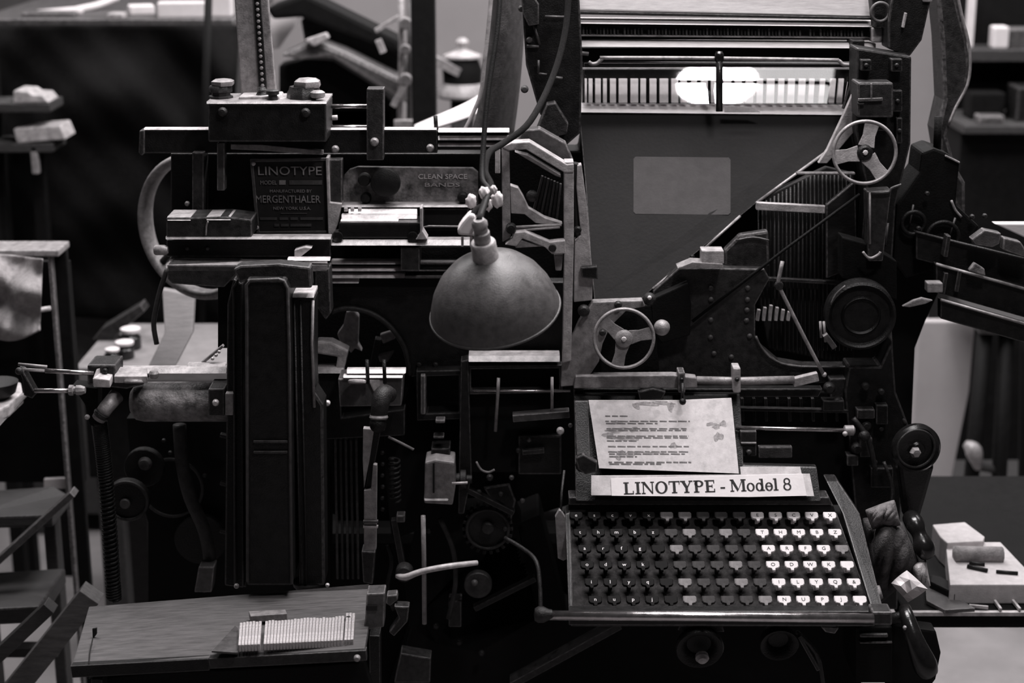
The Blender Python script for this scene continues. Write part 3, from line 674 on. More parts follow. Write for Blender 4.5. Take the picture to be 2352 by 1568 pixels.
# ---- galley tray, lower left
tr = prism('galley_board', [(204, 1392), (560, 1364), (846, 1344), (862, 1352), (838, 1488), (480, 1510), (165, 1528)], [-.13, -.13, -.13, -.13, -.36, -.36, -.36], 0, WOODT, LM, .002, dv=(0, 0, -.012))
bar('galley_lip', (163, 1543, -.362), (480, 1526, -.362), 30, .012, IRON, tr)
bar('galley_lip', (480, 1524, -.364), (842, 1505, -.364), 26, .012, IRON2, tr)
prism('galley_end', [(842, 1364), (884, 1362), (882, 1440), (846, 1446), (838, 1492), (826, 1492), (838, 1424)], -.28, .03, GREYI, tr, .002)
box('end_slot', 841, 1391, 866, 1402, -.282, .004, INK, tr, 0)
prism('edge_slot', [(212, 1444), (222, 1442), (222, 1456), (213, 1468)], -.262, .003, INK, tr, 0)
disc('peg_hole', 800, 1424, -.268, 9, 4, INK, tr)
tube('edge_crack', [(213, 1466, -.285), (206, 1500, -.325), (204, 1525, -.36)], 1.6, INK, tr)
screw(820, 1512, -.37, 8, DULL, tr)
bar('galley_support', (222, 1560, -.33), (222, 1640, -.33), 26, .03, IRON, LM)
bar('galley_support', (860, 1460, -.22), (862, 1640, -.22), 24, .03, IRON, LM)
prism('galley_bracket', [(200, 1560), (345, 1545), (700, 1530), (835, 1520), (860, 1600), (600, 1640), (420, 1640), (350, 1590)], -.3, .02, PITCHB, LM)
screw(752, 1344, -.12, 5, STEEL, LM); screw(543, 1346, -.12, 6, STEEL, LM)

# ---- middle: jaws, ejector lever, pump parts
jb = box('jaw_bar', 796, 848, 932, 858, .0, .012, STEEL, LM, .0012)
box('jaw_bar', 788, 862, 925, 868, -.005, .01, STEEL, LM, .001)
for x in (843, 882): tube('jaw_pin', [(x, 826, -.01), (x + 2, 880, -.01)], 4.5, IRON, jb)
jk = prism('jaw_block', [(776, 870), (926, 868), (922, 932), (780, 934)], .0, .05, GREYI, LM, .002)
lathe('oval_screw', 820, 880, -.015, [(20, 0), (21, 2), (21, 6), (18, 8)], STEEL, jk, (0, .4, 1), 20)
prism('jaw_wedge', [(845, 872), (888, 872), (876, 894), (858, 900)], -.004, .006, STEEL, jk)
tube('elbow', [(898, 908, -.04), (882, 905, -.05), (873, 930, -.06), (868, 985, -.06)], [18, 22, 21, 17], IRON2, LM, k=4, n=16)
lathe('elbow_ring', 870, 958, -.062, [(20, -4), (22, 0), (20, 5)], DULL, LM, (0, .2, 1))
ball('elbow_knob', 868, 974, -.065, 20, IRON, LM)
screw(752, 926, -.02, 7, STEEL, LM)
prism('jaw_frame', [(730, 860), (780, 860), (785, 960), (930, 940), (930, 1000), (735, 1010)], .06, .03, IRON, LM)
prism('ejector_lever', [(834, 984), (859, 986), (848, 1060), (836, 1122), (833, 1060)], -.05, .012, PALE, LM, .001)
prism('ejector_link', [(858, 990), (874, 992), (850, 1124), (840, 1122)], -.045, .012, IRON, LM, .001)
prism('ejector_strip', [(857, 1066), (866, 1068), (864, 1262), (836, 1262), (836, 1126), (852, 1124)], -.052, .01, PALE, LM, .001)
for y in (1196, 1208): box('strip_clip', 834, y, 868, y + 5, -.056, .006, STEEL if y > 1200 else GREYI, LM, .0006)
prism('ejector_foot', [(830, 1266), (862, 1268), (856, 1342), (834, 1338)], -.04, .03, IRON2, LM)
prism('pump_frame', [(880, 870), (945, 866), (960, 960), (1060, 955), (1070, 1180), (900, 1240), (885, 1100)], .1, .04, PITCHB, LM)
for i in range(6): screw(878 + (i % 2), 1040 + i * 26, .05, 5, IRON2, LM)
coil('pump_spring', [(906, 1050, .06), (908, 1150, .06)], 12, 3, 9, IRON2, LM)
tube('thin_lever', [(892, 1003, .03), (915, 1014, .03), (950, 1032, .03)], 3, DULL, LM)
box('frame_strut', 966, 862, 977, 952, .05, .02, GREYI, LM)
frame('opening_frame', [(956, 852), (1066, 850), (1068, 962), (958, 966)], [(980, 864), (1054, 862), (1054, 948), (980, 950)], .06, .04, IRON, LM)
mt = prism('bearing_block', [(976, 1062), (1000, 1056), (1044, 1062), (1046, 1120), (1040, 1160), (974, 1156)], .0, .05, DULL, LM, .003)
box('bearing_cap', 974, 1136, 1030, 1150, -.004, .05, PALE, mt, .0015)
box('bearing_groove', 994, 1064, 998, 1132, -.003, .004, IRON, mt, 0)
lathe('bearing_shaft', 1044, 1100, .03, [(14, 0), (14, 12), (22, 14), (22, 26), (10, 28), (10, 40)], IRON2, LM, (1, 0, 0), 18)
tube('bearing_pin', [(1038, 1110, -.005), (1074, 1108, -.005)], 3, STEEL, LM)
box('bearing_stand', 990, 1030, 1034, 1060, .03, .04, IRON, LM)
box('bearing_lug', 1000, 965, 1022, 972, .03, .02, GREYI, LM); box('bearing_lug', 995, 1002, 1020, 1007, .03, .02, IRON2, LM)
tube('drop_rod', [(972, 1184, -.02), (974, 1300, -.02), (975, 1432, -.02)], 5.5, DULL, LM)
lv_ = tube('starting_lever', [(912, 1322, -.04), (932, 1325, -.05), (968, 1312, -.05), (1030, 1300, -.05), (1096, 1292, -.03)], [6, 8, 7, 7, 6], STEEL, LM, k=3)
lathe('lever_boss', 928, 1318, -.04, [(16, -4), (20, 0), (20, 24)], IRON2, lv_)
dk = disc('clutch_disc', 1098, 1345, .02, 32, 20, IRON2, LM); ball('disc_centre', 1090, 1338, .018, 8, GREYI, dk)
prism('latch', [(888, 1368), (912, 1366), (914, 1378), (896, 1392), (886, 1386)], -.15, .02, GREYI, LM); prism('latch', [(905, 1392), (940, 1394), (936, 1428), (905, 1462), (893, 1452), (916, 1420)], -.16, .02, IRON2, LM)
for x, y in ((1055, 1475), (1106, 1500), (1002, 1438)): screw(x, y, .1, 7, IRON2, LM)
prism('lower_casting', [(960, 1180), (1180, 1160), (1240, 1290), (1240, 1420), (1100, 1500), (1000, 1480), (940, 1440), (930, 1340)], .12, .05, PITCHB, LM)
box('lower_casting_face', 1030, 1380, 1060, 1440, .06, .03, IRON2, LM)
prism('kick_plate', [(920, 1500), (990, 1512), (988, 1568), (905, 1568)], -.02, .03, IRON2, LM)

# ---- front box between the lamp and the keyboard
fb = prism('front_box', [(1072, 828), (1286, 832), (1300, 870), (1300, 960), (1190, 1085), (1080, 1085)], .06, .05, PITCHB, LM)
box('front_box_top', 1076, 817, 1286, 831, .03, .03, PALE, fb, .001)
frame('front_box_rim', [(1070, 840), (1292, 838), (1292, 902), (1070, 906)], [(1082, 848), (1284, 846), (1284, 894), (1082, 896)], .045, .02, IRON2, fb)
tube('trip_rod', [(1088, 897, .03), (1310, 898, .03)], 2.6, POLISH, fb)
tube('hang_rod', [(1145, 868, .028), (1144, 895, .028), (1138, 990, .03)], 4, DULL, fb); tube('hang_rod', [(1268, 866, .028), (1268, 945, .028)], 3.6, STEEL, fb)
bar('cross_arm', (1178, 962, .02), (1308, 952, .02), 16, .02, GREYI, fb)
tube('hook', [(1094, 1060, .03), (1105, 1078, .03), (1122, 1084, .03), (1136, 1078, .03)], 2.6, DULL, fb, k=4)
screw(1287, 990, .0, 9, STEEL, fb); screw(1310, 977, .0, 5, DULL, fb); screw(1125, 1097, .02, 8, IRON2, fb); screw(1175, 1097, .02, 6, GREYI, fb)
prism('front_box_post', [(1058, 830), (1076, 826), (1084, 1090), (1066, 1180), (1052, 1180)], .04, .03, IRON, fb)
tube('oil_pipe', [(1160, 1235, -.02), (1205, 1262, -.05), (1232, 1290, -.08), (1240, 1340, -.1), (1242, 1405, -.12)], 5, IRON2, LM, k=4)
prism('handle_strip', [(1275, 1188), (1284, 1172), (1288, 1172), (1298, 1188), (1306, 1282), (1294, 1288), (1281, 1282)], -.14, .01, DULL, LM, .001)
tube('strip_wire', [(1288, 1175, -.135), (1290, 1130, -.12), (1296, 1080, -.1)], 3, IRON2, LM)
lathe('wing_nut', 1335, 1070, -.12, [(10, -6), (16, 0), (14, 10), (6, 16)], IRON2, LM, (.6, 1, 0), 10)
prism('wing_plate', [(1322, 1052), (1340, 1044), (1372, 1062), (1370, 1084), (1345, 1090), (1328, 1078)], -.13, .012, IRON2, LM)

# faint linkage in the dark under the front box
gq = disc('drive_gear', 1120, 1215, .06, 52, 18, IRON, LM); ring('gear_rim', 1120, 1215, .056, 48, 4, IRON2, gq); disc('gear_hub', 1120, 1215, .05, 14, 18, IRON2, gq)
for i_ in range(22):
    a_ = 2 * math.pi * i_ / 22; bar('gear_tooth', (1120 + 50 * math.cos(a_), 1215 + 50 * math.sin(a_), .062), (1120 + 58 * math.cos(a_), 1215 + 58 * math.sin(a_), .062), 7, .018, IRON, gq, .0006)
tube('link_rod', [(1010, 1190, .05), (1040, 1260, .05), (1046, 1340, .05), (1030, 1420, .05)], 6, IRON2, LM, k=4)
bar('link_bar', (905, 1195, .03), (925, 1305, .03), 14, .015, IRON2, LM); box('link_nut', 910, 1184, 930, 1200, .025, .02, GREYI, LM)
tube('oil_line', [(890, 1250, .04), (900, 1290, .03), (890, 1350, .02), (905, 1400, .02)], 5, IRON, LM, k=4)
bar('cross_link', (1060, 1120, .04), (1180, 1180, .04), 12, .015, IRON, LM); bar('cross_link', (1090, 1400, .08), (1230, 1330, .08), 12, .015, IRON, LM)
prism('bearing_arm', [(1110, 1120), (1170, 1110), (1185, 1150), (1165, 1240), (1140, 1235), (1135, 1160)], .07, .03, IRON, LM, .003)
for x, y in ((1150, 1135), (1160, 1215), (1060, 1160), (985, 1220), (1200, 1150), (1215, 1010), (1100, 1130), (1190, 1035)): screw(x, y, .045, 6, GREYI if x % 3 == 0 else IRON2, LM)
box('trip_box', 1190, 1000, 1290, 1090, .05, .04, IRON, LM, .003); bar('trip_catch', (1200, 1040, .04), (1250, 1036, .04), 10, .01, IRON2, LM)
tube('choke_line', [(560, 1345, .02), (600, 1180, .1), (620, 1000, .15)], 6, IRON, LM, k=4)
for i_ in range(5): bar('frame_bar', (770 + 12 * i_, 1010, .12), (775 + 12 * i_, 1330, .12), 5, .01, IRON if i_ % 2 else IRON2, LM)
for i_ in range(3): bar('frame_bar', (505 + 0 * i_, 1000 + 110 * i_, .12), (545, 1010 + 110 * i_, .12), 8, .01, IRON2, LM)
disc('cam_disc', 460, 1240, .13, 60, 16, IRON, LM); ring('cam_track', 395, 1120, .14, 70, 4, IRON2, LM)

# ---- assembling elevator window frame
wf = prism('elevator_side', [(1152, 336), (1170, 334), (1173, 546), (1154, 556)], -.02, .03, DULL, LM, .0015)
prism('elevator_top', [(1152, 338), (1176, 328), (1216, 326), (1302, 378), (1318, 376), (1318, 396), (1296, 396), (1208, 343), (1170, 346)], -.022, .03, PALE, wf, .0015)
prism('elevator_right', [(1296, 372), (1318, 372), (1318, 560), (1312, 828), (1292, 834), (1296, 560)], -.02, .03, PALE, wf, .0015)
prism('inner_wedge', [(1182, 349), (1212, 356), (1288, 402), (1288, 408), (1276, 404)], .02, .02, DULL, wf, .001)
prism('inner_slope', [(1172, 426), (1190, 432), (1202, 452), (1214, 478), (1250, 500), (1292, 514), (1286, 520), (1230, 512), (1205, 492), (1174, 490)], .01, .02, PALE, wf, .001)
for i in range(7): bar('matrix_slat', (1246 + i * 7, 405 + i * 3, .045), (1224 + i * 9, 492 + i * 3, .045), 4.5, .01, IRON2 if i % 2 else GREYI, wf, .0004)
box('inner_dark', 1170, 340, 1300, 560, .07, .02, PITCHB, wf)
ball('slope_roller', 1222, 450, .03, 14, IRON2, wf)
tube('cross_rod', [(1178, 522, -.01), (1290, 516, -.01)], 3.4, PALE, wf); tube('cross_rod', [(1180, 530, -.015), (1286, 522, -.015)], 2.6, DULL, wf)
lathe('cross_boss', 1174, 526, -.03, [(0, -6), (9, -4), (12, 2), (12, 16)], IRON, wf)
ll = prism('link_lever', [(1160, 562), (1176, 548), (1182, 534), (1206, 532), (1262, 556), (1298, 552), (1300, 582), (1268, 584), (1252, 568), (1200, 548), (1186, 566)], -.03, .02, PALE, wf, .0015)
disc('link_hole', 1269, 570, -.033, 9, 4, INK, ll)
prism('link_foot', [(1272, 586), (1294, 586), (1290, 622), (1276, 622)], -.015, .02, DULL, wf)
prism('link_plate', [(1182, 562), (1190, 548), (1250, 566), (1184, 570)], -.028, .01, DULL, wf)
box('gauge_bar', 1137, 340, 1149, 398, -.03, .015, STEEL, LM, .001)
prism('bevel_plate', [(1198, 300), (1240, 296), (1300, 330), (1318, 372), (1302, 376), (1222, 324), (1190, 324)], .02, .03, GREYI, LM, .002)
side = prism('magazine_side', [(1326, 380), (1336, 378), (1348, 470), (1354, 550), (1362, 640), (1360, 690), (1318, 694), (1320, 552), (1334, 540), (1324, 430)], .0, .02, PALE, LM, .0015)
prism('side_slot', [(1319, 376), (1330, 378), (1333, 540), (1322, 548)], .005, .02, INK, LM, .001)
prism('side_clip', [(1334, 614), (1372, 612), (1374, 642), (1336, 638)], -.01, .015, IRON, side)
screw(1327, 528, -.008, 9, IRON, side); screw(1341, 712, -.02, 11, IRON2, side)
# ---- dark head frame left of the magazine
hd = prism('head_frame', [(1196, -30), (1330, -30), (1338, 130), (1334, 305), (1300, 335), (1240, 262), (1208, 150)], .16, .06, IRON, LM, .003)
for a, b, r in (((1224, 52, .155), (1240, 102, .155), 3), ((1210, 106, .155), (1238, 107, .155), 3.5), ((1237, 138, .15), (1237, 168, .15), 2.6), ((1237, 169, .15), (1256, 171, .15), 2.6), ((1252, 38, .155), (1296, 39, .155), 3), ((1272, 178, .15), (1292, 180, .15), 3.5)):
    tube('frame_edge', [a, b], r, GREYI, hd, n=8)
for x, y, r in ((1205, 205, 9), (1216, 92, 7), (1198, 20, 8)): screw(x, y, .152, r, GREYI, hd)
prism('head_bracket', [(1256, 240), (1276, 236), (1306, 285), (1302, 308), (1268, 316), (1232, 300)], .13, .03, IRON2, hd)
prism('head_lug', [(1196, -20), (1218, -20), (1238, 10), (1238, 56), (1214, 60), (1200, 30)], .14, .03, IRON2, hd)
def bow(u, v):
    x = 1132 + 70 * u + (v ** 2) * (-46 + 20 * u) ; y = -30 + 340 * v
    return (x, y, .30 + .05 * (u - .3) ** 2 * 4)
cg = sheet('chute_guard', bow, 10, 20, GREYI, LM, .006)
tube('guard_edge', [(1130, -30, .29), (1122, 60, .29), (1112, 150, .29), (1104, 215, .29), (1082, 270, .29), (1066, 302, .29)], 5, PALE, cg, k=4)
# ---- magazine: bars, comb, glass and front plate
MY = lambda x, y: .05 + (690 - y) * .00037
top = prism('magazine_bar', [(1318, -30), (2006, -20), (2006, 38), (1318, 22)], [.215, .215, .2, .2], .03, BRASS, LM, .0015)
prism('magazine_lip', [(1320, 26), (2004, 40), (2004, 46), (1320, 33)], .195, .02, IRON2, LM, .0008)
prism('magazine_bar', [(1320, 43), (2010, 50), (2010, 62), (1320, 54)], [.205, .205, .195, .195], .03, BRASS2, LM, .001)
slotp = prism('comb_slot', [(1320, 54), (2010, 60), (2010, 92), (1320, 90)], .21, .02, INK, LM, .0005)
for i in range(84):
    x = 1338 + i * 7.9
    if random.random() < .08: continue
    s_ = 6 * (x - 1320) / 690; h_ = random.uniform(0, 5)
    box('comb_tooth', x, 62 + s_ + h_, x + 4.2, 82 + s_, .205, .008, IRON2 if i % 3 else GREYI, slotp, 0)
prism('comb_edge', [(1326, 80), (2012, 86), (2012, 89), (1326, 83)], .2, .01, DULL, LM, .0004)
mb2 = prism('magazine_bar', [(1300, 93), (1956, 98), (1956, 111), (1298, 107)], [.202, .202, .19, .19], .03, BRASS, LM, .0012)
prism('magazine_bar', [(1984, 99), (2012, 100), (2012, 113), (1984, 112)], [.202, .202, .19, .19], .03, BRASS, LM, .001)
box('bar_end', 1318, 54, 1334, 78, .19, .02, GREYI, LM); box('bar_end', 2004, 64, 2036, 98, .185, .03, PALE, LM); box('bar_joint', 1956, 92, 1986, 118, .18, .04, IRON, LM)
box('dark_band', 1320, 110, 2010, 142, .215, .02, PITCHB, LM)
tube('bail_rod', [(1352, 142, .175), (1360, 147, .175), (1372, 145, .175), (1384, 135, .175), (1400, 133, .175), (1640, 134, .175), (1900, 138, .175), (1925, 139, .175), (1936, 148, .175), (1952, 150, .175)], 4.6, DULL, LM, k=3)
tube('bail_arm', [(1306, 122, .18), (1318, 120, .18), (1352, 124, .18)], 4.5, GREYI, LM); tube('bail_arm', [(1972, 132, .18), (2002, 132, .18), (2012, 126, .18)], 5.5, PALE, LM)
# channel plates seen behind the glass
chan = prism('channel_box', [(1338, 140), (1962, 146), (1948, 242), (1338, 240)], .262, .02, IRON, LM, .001)
xs = [(1343, 1348), (1352, 1361), (1367, 1380), (1385, 1394), (1401, 1415), (1421, 1441), (1448, 1466), (1471, 1484), (1492, 1508), (1515, 1535), (1542, 1558), (1563, 1578), (1588, 1601), (1610, 1626), (1633, 1646), (1662, 1680), (1688, 1704), (1712, 1730), (1738, 1752), (1760, 1778), (1786, 1800), (1808, 1824), (1832, 1848), (1856, 1868), (1880, 1892), (1903, 1916), (1922, 1934)]
for x0, x1 in xs:
    f = (x0 - 1340) / 600; lean = max(0, (f - .55)) * 20
    prism('channel_plate', [(x0 + lean * .6, 181), (x1 + lean * .6, 181), (x1, 236), (x0, 236)], [.255, .255, .222, .222], .006, KEYW, chan, .0005)
box('channel_rail', 1338, 156, 1955, 160, .226, .006, DULL, chan, .0005)
# pane of glass
GL = bpy.data.materials.new('window_glass'); GL.use_nodes = True
nt = GL.node_tree; nt.nodes.clear(); out = nt.nodes.new('ShaderNodeOutputMaterial'); mixn = nt.nodes.new('ShaderNodeMixShader'); tr_ = nt.nodes.new('ShaderNodeBsdfTransparent'); gl_ = nt.nodes.new('ShaderNodeBsdfGlossy'); fr_ = nt.nodes.new('ShaderNodeFresnel'); fr_.inputs[0].default_value = 1.5
wv = nt.nodes.new('ShaderNodeTexWave'); wv.inputs['Scale'].default_value = 6; wv.inputs['Distortion'].default_value = 2; bp2 = nt.nodes.new('ShaderNodeBump'); bp2.inputs['Strength'].default_value = .02
tcg = nt.nodes.new('ShaderNodeTexCoord'); nt.links.new(tcg.outputs['Object'], wv.inputs[0]); nt.links.new(wv.outputs['Fac'], bp2.inputs['Height']); nt.links.new(bp2.outputs[0], gl_.inputs['Normal'])
gl_.inputs['Roughness'].default_value = .02; gl_.inputs['Color'].default_value = (1, 1, 1, 1)
nt.links.new(fr_.outputs[0], mixn.inputs[0]); nt.links.new(tr_.outputs[0], mixn.inputs[1]); nt.links.new(gl_.outputs[0], mixn.inputs[2]); nt.links.new(mixn.outputs[0], out.inputs[0])
prism('glass_pane', [(1342, 145), (1955, 148), (1938, 238), (1338, 238)], PANE_Y, .003, GL, LM, 0)
prism('sill', [(1332, 240), (1944, 244), (1940, 264), (1330, 258)], [.232, .232, .204, .204], .02, BRASS2, LM, .001)
prism('sill_paper', [(1664, 243), (1728, 246), (1748, 258), (1664, 258)], .183, .001, CARD, LM, 0)
mp_ = tube('centre_post', [(1652, 118, .165), (1652, 256, .155)], 8, BAKE, LM); lathe('post_collar', 1652, 132, .165, [(9, -10), (11, -6), (11, 6), (9, 10)], BAKE, mp_, (0, 0, 1))
bar('side_rod', (1976, 140, .16), (1940, 250, .15), 9, .01, IRON, LM); bar('side_rod', (1962, 148, .165), (1948, 240, .165), 4, .006, DULL, LM)
PT = [(1330, 260), (1942, 264), (1932, 290), (1900, 345), (1735, 468), (1500, 662), (1470, 690), (1365, 690), (1356, 590), (1345, 430)]
mag = prism('magazine_plate', PT, MY, .02, PANEL, LM, .0015)
prism('blank_label', [(1460, 360), (1674, 362), (1678, 367), (1678, 488), (1673, 493), (1460, 491), (1455, 486), (1455, 365)], lambda x, y: MY(x, y) - .0012, .0012, mk('faded_label', .064, .8, 0, .12, 14, .04, spec=.1), mag, 0)
edge = lambda x, y, o=.006: (x, y, MY(x, y) - o)
tube('edge_rod', [edge(1902, 346), edge(1800, 420), edge(1736, 467)], 3.6, DULL, mag); tube('edge_rod', [edge(1700, 496), edge(1612, 576)], 3.2, DULL, mag); tube('edge_rod', [edge(1570, 606), edge(1500, 664)], 4, PALE, mag)
for x, y in ((1590, 590), (1612, 572)): ball('edge_stud', x, y, MY(x, y) - .01, 6, IRON, mag)
prism('edge_plate', [(1900, 344), (1935, 270), (1968, 195), (1964, 300), (1900, 375), (1880, 375)], .13, .012, PALE, LM, .001)
# ---- key rods and assembler front
kr = prism('keyrod_frame', [(1760, 450), (1900, 385), (1962, 400), (1962, 840), (1765, 800), (1735, 640)], .135, .02, INK, LM, .002)
for i in range(24):
    x = 1742 + i * 9.2; y0 = max(400, 470 - (x - 1742) * .55); y1 = 805 if x > 1770 else 700
    tube('key_rod', [(x, y0, .125), (x + 1, y1, .12)], 2.2, IRON2 if i % 3 else IRON, kr, n=6)
bar('keyrod_guide', (1738, 474, .11), (1896, 482, .11), 17, .012, PALE, LM)
box('keyrod_rail', 1830, 396, 1965, 402, .11, .012, GREYI, LM); bar('keyrod_rail', (1740, 640, .112), (1960, 652, .112), 8, .01, IRON2, LM)
prism('side_panel', [(1898, 470), (1965, 415), (1968, 590), (1935, 625), (1898, 640)], .10, .012, PANEL, LM)
af = prism('assembler_plate', [(1500, 668), (1560, 615), (1756, 618), (1768, 640), (1735, 700), (1735, 770), (1752, 800), (1790, 832), (1850, 842), (2022, 842), (2022, 880), (1490, 880), (1500, 760)], .05, .03, IRON2, LM, .002)
tube('plate_rim', [(1736, 772, .046), (1750, 800, .046), (1780, 828, .046), (1840, 842, .046), (2020, 842, .046)], 3, GREYI, af, k=3)
for x, y in ((1633, 662), (1718, 662), (1633, 688), (1717, 688), (1716, 712), (1633, 735), (1715, 736), (1722, 772), (1640, 812), (1680, 820), (1632, 775)): lathe('rivet', x, y, .048, [(0, -3), (4, -2), (6, 0), (6, 3)], GREYI, af, (0, 1, 0), 10)
pb = box('paper_block', 1612, 576, 1663, 606, .02, .03, PALE, LM, .0015); prism('block_ledge', [(1556, 616), (1590, 602), (1660, 606), (1662, 616)], .018, .03, DULL, LM, .001)
prism('assembler_cover', [(1700, 540), (1765, 530), (1768, 612), (1664, 612), (1664, 575)], .07, .02, IRON2, LM, .004)
tube('cover_arc', [(1690, 552, .066), (1730, 545, .066), (1766, 552, .066)], 2.4, GREYI, LM, k=3)
for i in range(6): bar('brush_blade', (1744 + i * 14, 702 + abs(i - 2) * 5, .10), (1740 + i * 14, 737, .10), 7, .008, PALE, LM, .0005)
tube('round_belt', [(1975, 446, .06), (1800, 575, .05), (1590, 738, .04)], 3.6, PITCHB, LM)
blk_ = prism('motor_block', [(1490, 690), (1580, 650), (1588, 700), (1585, 770), (1520, 790), (1500, 760)], .03, .04, PITCHB, LM)
# bent rod
br_ = tube('bent_rod', [(1797, 600, .0), (1790, 635, .0), (1788, 652, .0), (1800, 680, .0), (1850, 780, .0), (1892, 860, .0)], 4.6, DULL, LM, k=2)
lathe('rod_joint', 1789, 656, .0, [(0, -8), (9, -6), (11, 2), (9, 10)], IRON2, br_); ball('rod_tip', 1893, 860, .0, 6, PALE, br_)
# ---- handwheels
def handwheel(x, y, Y, R, angs, label, spw, mat_rim, mat_sp, hub, ax=(0.06, 1, -.12)):
    w = ring('handwheel', x, y, Y, R, 4.2, mat_rim, LM, ax, 56, 10, 1.0, 1.6); w['label'] = label
    s = mpp(x, y, Y); C0 = W(x, y, Y); a_, u, v = axisframe(ax)
    for a in angs:
        d = u * math.cos(a) + v * math.sin(a); e = a_.cross(d); bm = bmesh.new()
        q = [(14, spw * .55), (R * .55, spw * .42), (R - 2, spw * .5)]
        rows = [[bm.verts.new(C0 + d * r_ * s + e * h * k1 * s + a_ * k2 * 3.2 * s) for k1, k2 in ((-1, -1), (1, -1), (1, 1), (-1, 1))] for r_, h in q]
        for A_, B_ in zip(rows, rows[1:]): loops(bm, A_, B_)
        bm.faces.new(rows[0]); bm.faces.new(rows[-1][::-1]); fin('spoke', bm, mat_sp, w, False, .0008)
    lathe('hub', x, y, Y, hub, IRON if mat_sp is PALE else DULL, w, ax, 24)
    lathe('hub_nut', x, y, Y, [(0, hub[0][1] - 5), (5, hub[0][1] - 4), (7, hub[0][1] + 2)], STEEL, w, ax, 8)
    lathe('axle', x, y, Y, [(10, 0), (10, 60)], IRON, w, ax, 12)
    return w
UPA = math.pi / 2
def sa(deg):     # screen angle (deg, 0 = right, counter-clockwise) -> parameter of axisframe
    a_, u, v = axisframe((0.06, 1, -.12)); t = Vector((math.cos(math.radians(deg)), 0, math.sin(math.radians(deg)))); return math.atan2(t.dot(v), t.dot(u))
handwheel(1986, 350, .02, 71, [sa(78), sa(190), sa(-52)], 'upper pale handwheel with three flat spokes', 34, DULL, PALE, [(12, -12), (17, -8), (19, 0), (16, 8)])
handwheel(1433, 777, -.06, 68, [sa(12), sa(140), sa(258)], 'lower handwheel with three flat spokes over the copy sheet', 30, DULL, DULL, [(14, -12), (20, -8), (21, 0), (16, 8)])
hp = prism('wheel_plate', [(1362, 694), (1476, 690), (1482, 704), (1440, 712), (1402, 750), (1384, 790), (1376, 830), (1340, 884), (1288, 888), (1292, 826), (1330, 740)], -.01, .02, DULL, LM, .0015)
for x, y, r in ((1341, 714, 14), (1420, 700, 9), (1384, 764, 8)): screw(x, y, -.014, r, IRON2, hp)
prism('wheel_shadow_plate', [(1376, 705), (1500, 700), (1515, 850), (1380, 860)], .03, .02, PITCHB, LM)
lathe('ball_knob', 1520, 752, -.03, [(0, -20), (10, -17), (17, -9), (19, 0), (17, 9), (8, 18)], DULL, LM, (0, 1, 0), 22); lathe('bright_stud', 1492, 687, -.02, [(0, -14), (9, -11), (15, -2), (14, 10)], IRON2, LM, (0, 1, 0), 18)
screw(1492, 684, -.032, 5, STEEL, LM)
# ---- right column, pulley, gears
rc = prism('right_column', [(1968, 110), (2094, 130), (2092, 330), (2058, 470), (2050, 600), (1975, 610), (1990, 430), (1966, 300)], .10, .06, IRON, LM, .003)
cr = ring('clamp_ring', 2022, 28, .15, 21, 4, GREYI, LM); prism('clamp_body', [(2000, -20), (2048, -20), (2052, 60), (2010, 64)], .17, .03, IRON, LM)
for x, y, w, h in ((2060, 150, 26, 30), (2024, 290, 30, 22), (2062, 232, 22, 50), (2066, 300, 14, 60), (1990, 150, 24, 26)):
    c_ = box('cast_boss', x - w / 2, y - h / 2, x + w / 2, y + h / 2, .085, .02, IRON, rc); screw(x, y, .083, 5, IRON2, c_)
hr = prism('head_right', [(2052, -30), (2145, -30), (2128, 48), (2118, 92), (2090, 130), (2040, 112), (2040, 50)], .14, .05, IRON, LM, .003)
bar('head_pin', (2082, 30, .13), (2075, 64, .13), 5, .01, PALE, hr); box('head_tab', 2120, -6, 2142, 5, .135, .008, DULL, hr)
gb = box('gear_box', 1970, 190, 2052, 270, .06, .05, IRON2, LM, .003)
bar('box_slot', (1972, 230, .055), (2028, 228, .055), 7, .006, GREYI, gb); box('box_lip', 1970, 236, 1986, 242, .055, .006, INK, gb); box('box_rib', 2000, 192, 2004, 232, .055, .006, GREYI, gb)
rs = prism('right_stand', [(1992, 440), (2048, 436), (2046, 450), (2028, 600), (1994, 600)], .03, .03, IRON2, LM, .002)
tube('stand_edge', [(1998, 442, .026), (1998, 560, .026)], 2.6, DULL, rs); tube('stand_top', [(2000, 443, .026), (2040, 441, .026), (2048, 432, .026), (2070, 424, .026)], 3, GREYI, rs, k=3)
tube('stand_cup', [(1982, 578, .02), (1992, 590, .02), (2003, 592, .02), (2018, 584, .02), (2022, 578, .02)], 3, PALE, rs, k=3)
prism('stand_block', [(1935, 545), (1990, 560), (2060, 600), (2060, 690), (1990, 660), (1935, 640)], .04, .04, PITCHB, LM)
pl = lathe('belt_pulley', 1978, 726, .0, [(0, 4), (38, 4), (42, -2), (46, 4), (66, 6), (74, -4), (80, 0), (80, 26), (72, 30), (80, 34), (80, 46)], IRON, LM, (0.05, 1, 0), 40)
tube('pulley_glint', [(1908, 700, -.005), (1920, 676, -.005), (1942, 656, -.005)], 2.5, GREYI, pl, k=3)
for pts in ([(1884, 738, .05), (1886, 775, .05)], [(1892, 738, .05), (1896, 785, .05)]): tube('bright_pin', pts, 3, PALE, LM)
bar('pin_bracket', (1896, 770, .04), (1918, 800, .04), 12, .012, DULL, LM)
gm = prism('gear_mass', [(2112, 395), (2118, 350), (2145, 340), (2172, 350), (2205, 372), (2196, 470), (2250, 520), (2232, 560), (2150, 620), (2080, 640), (2052, 600), (2060, 470)], .12, .08, PITCHB, LM, .004)
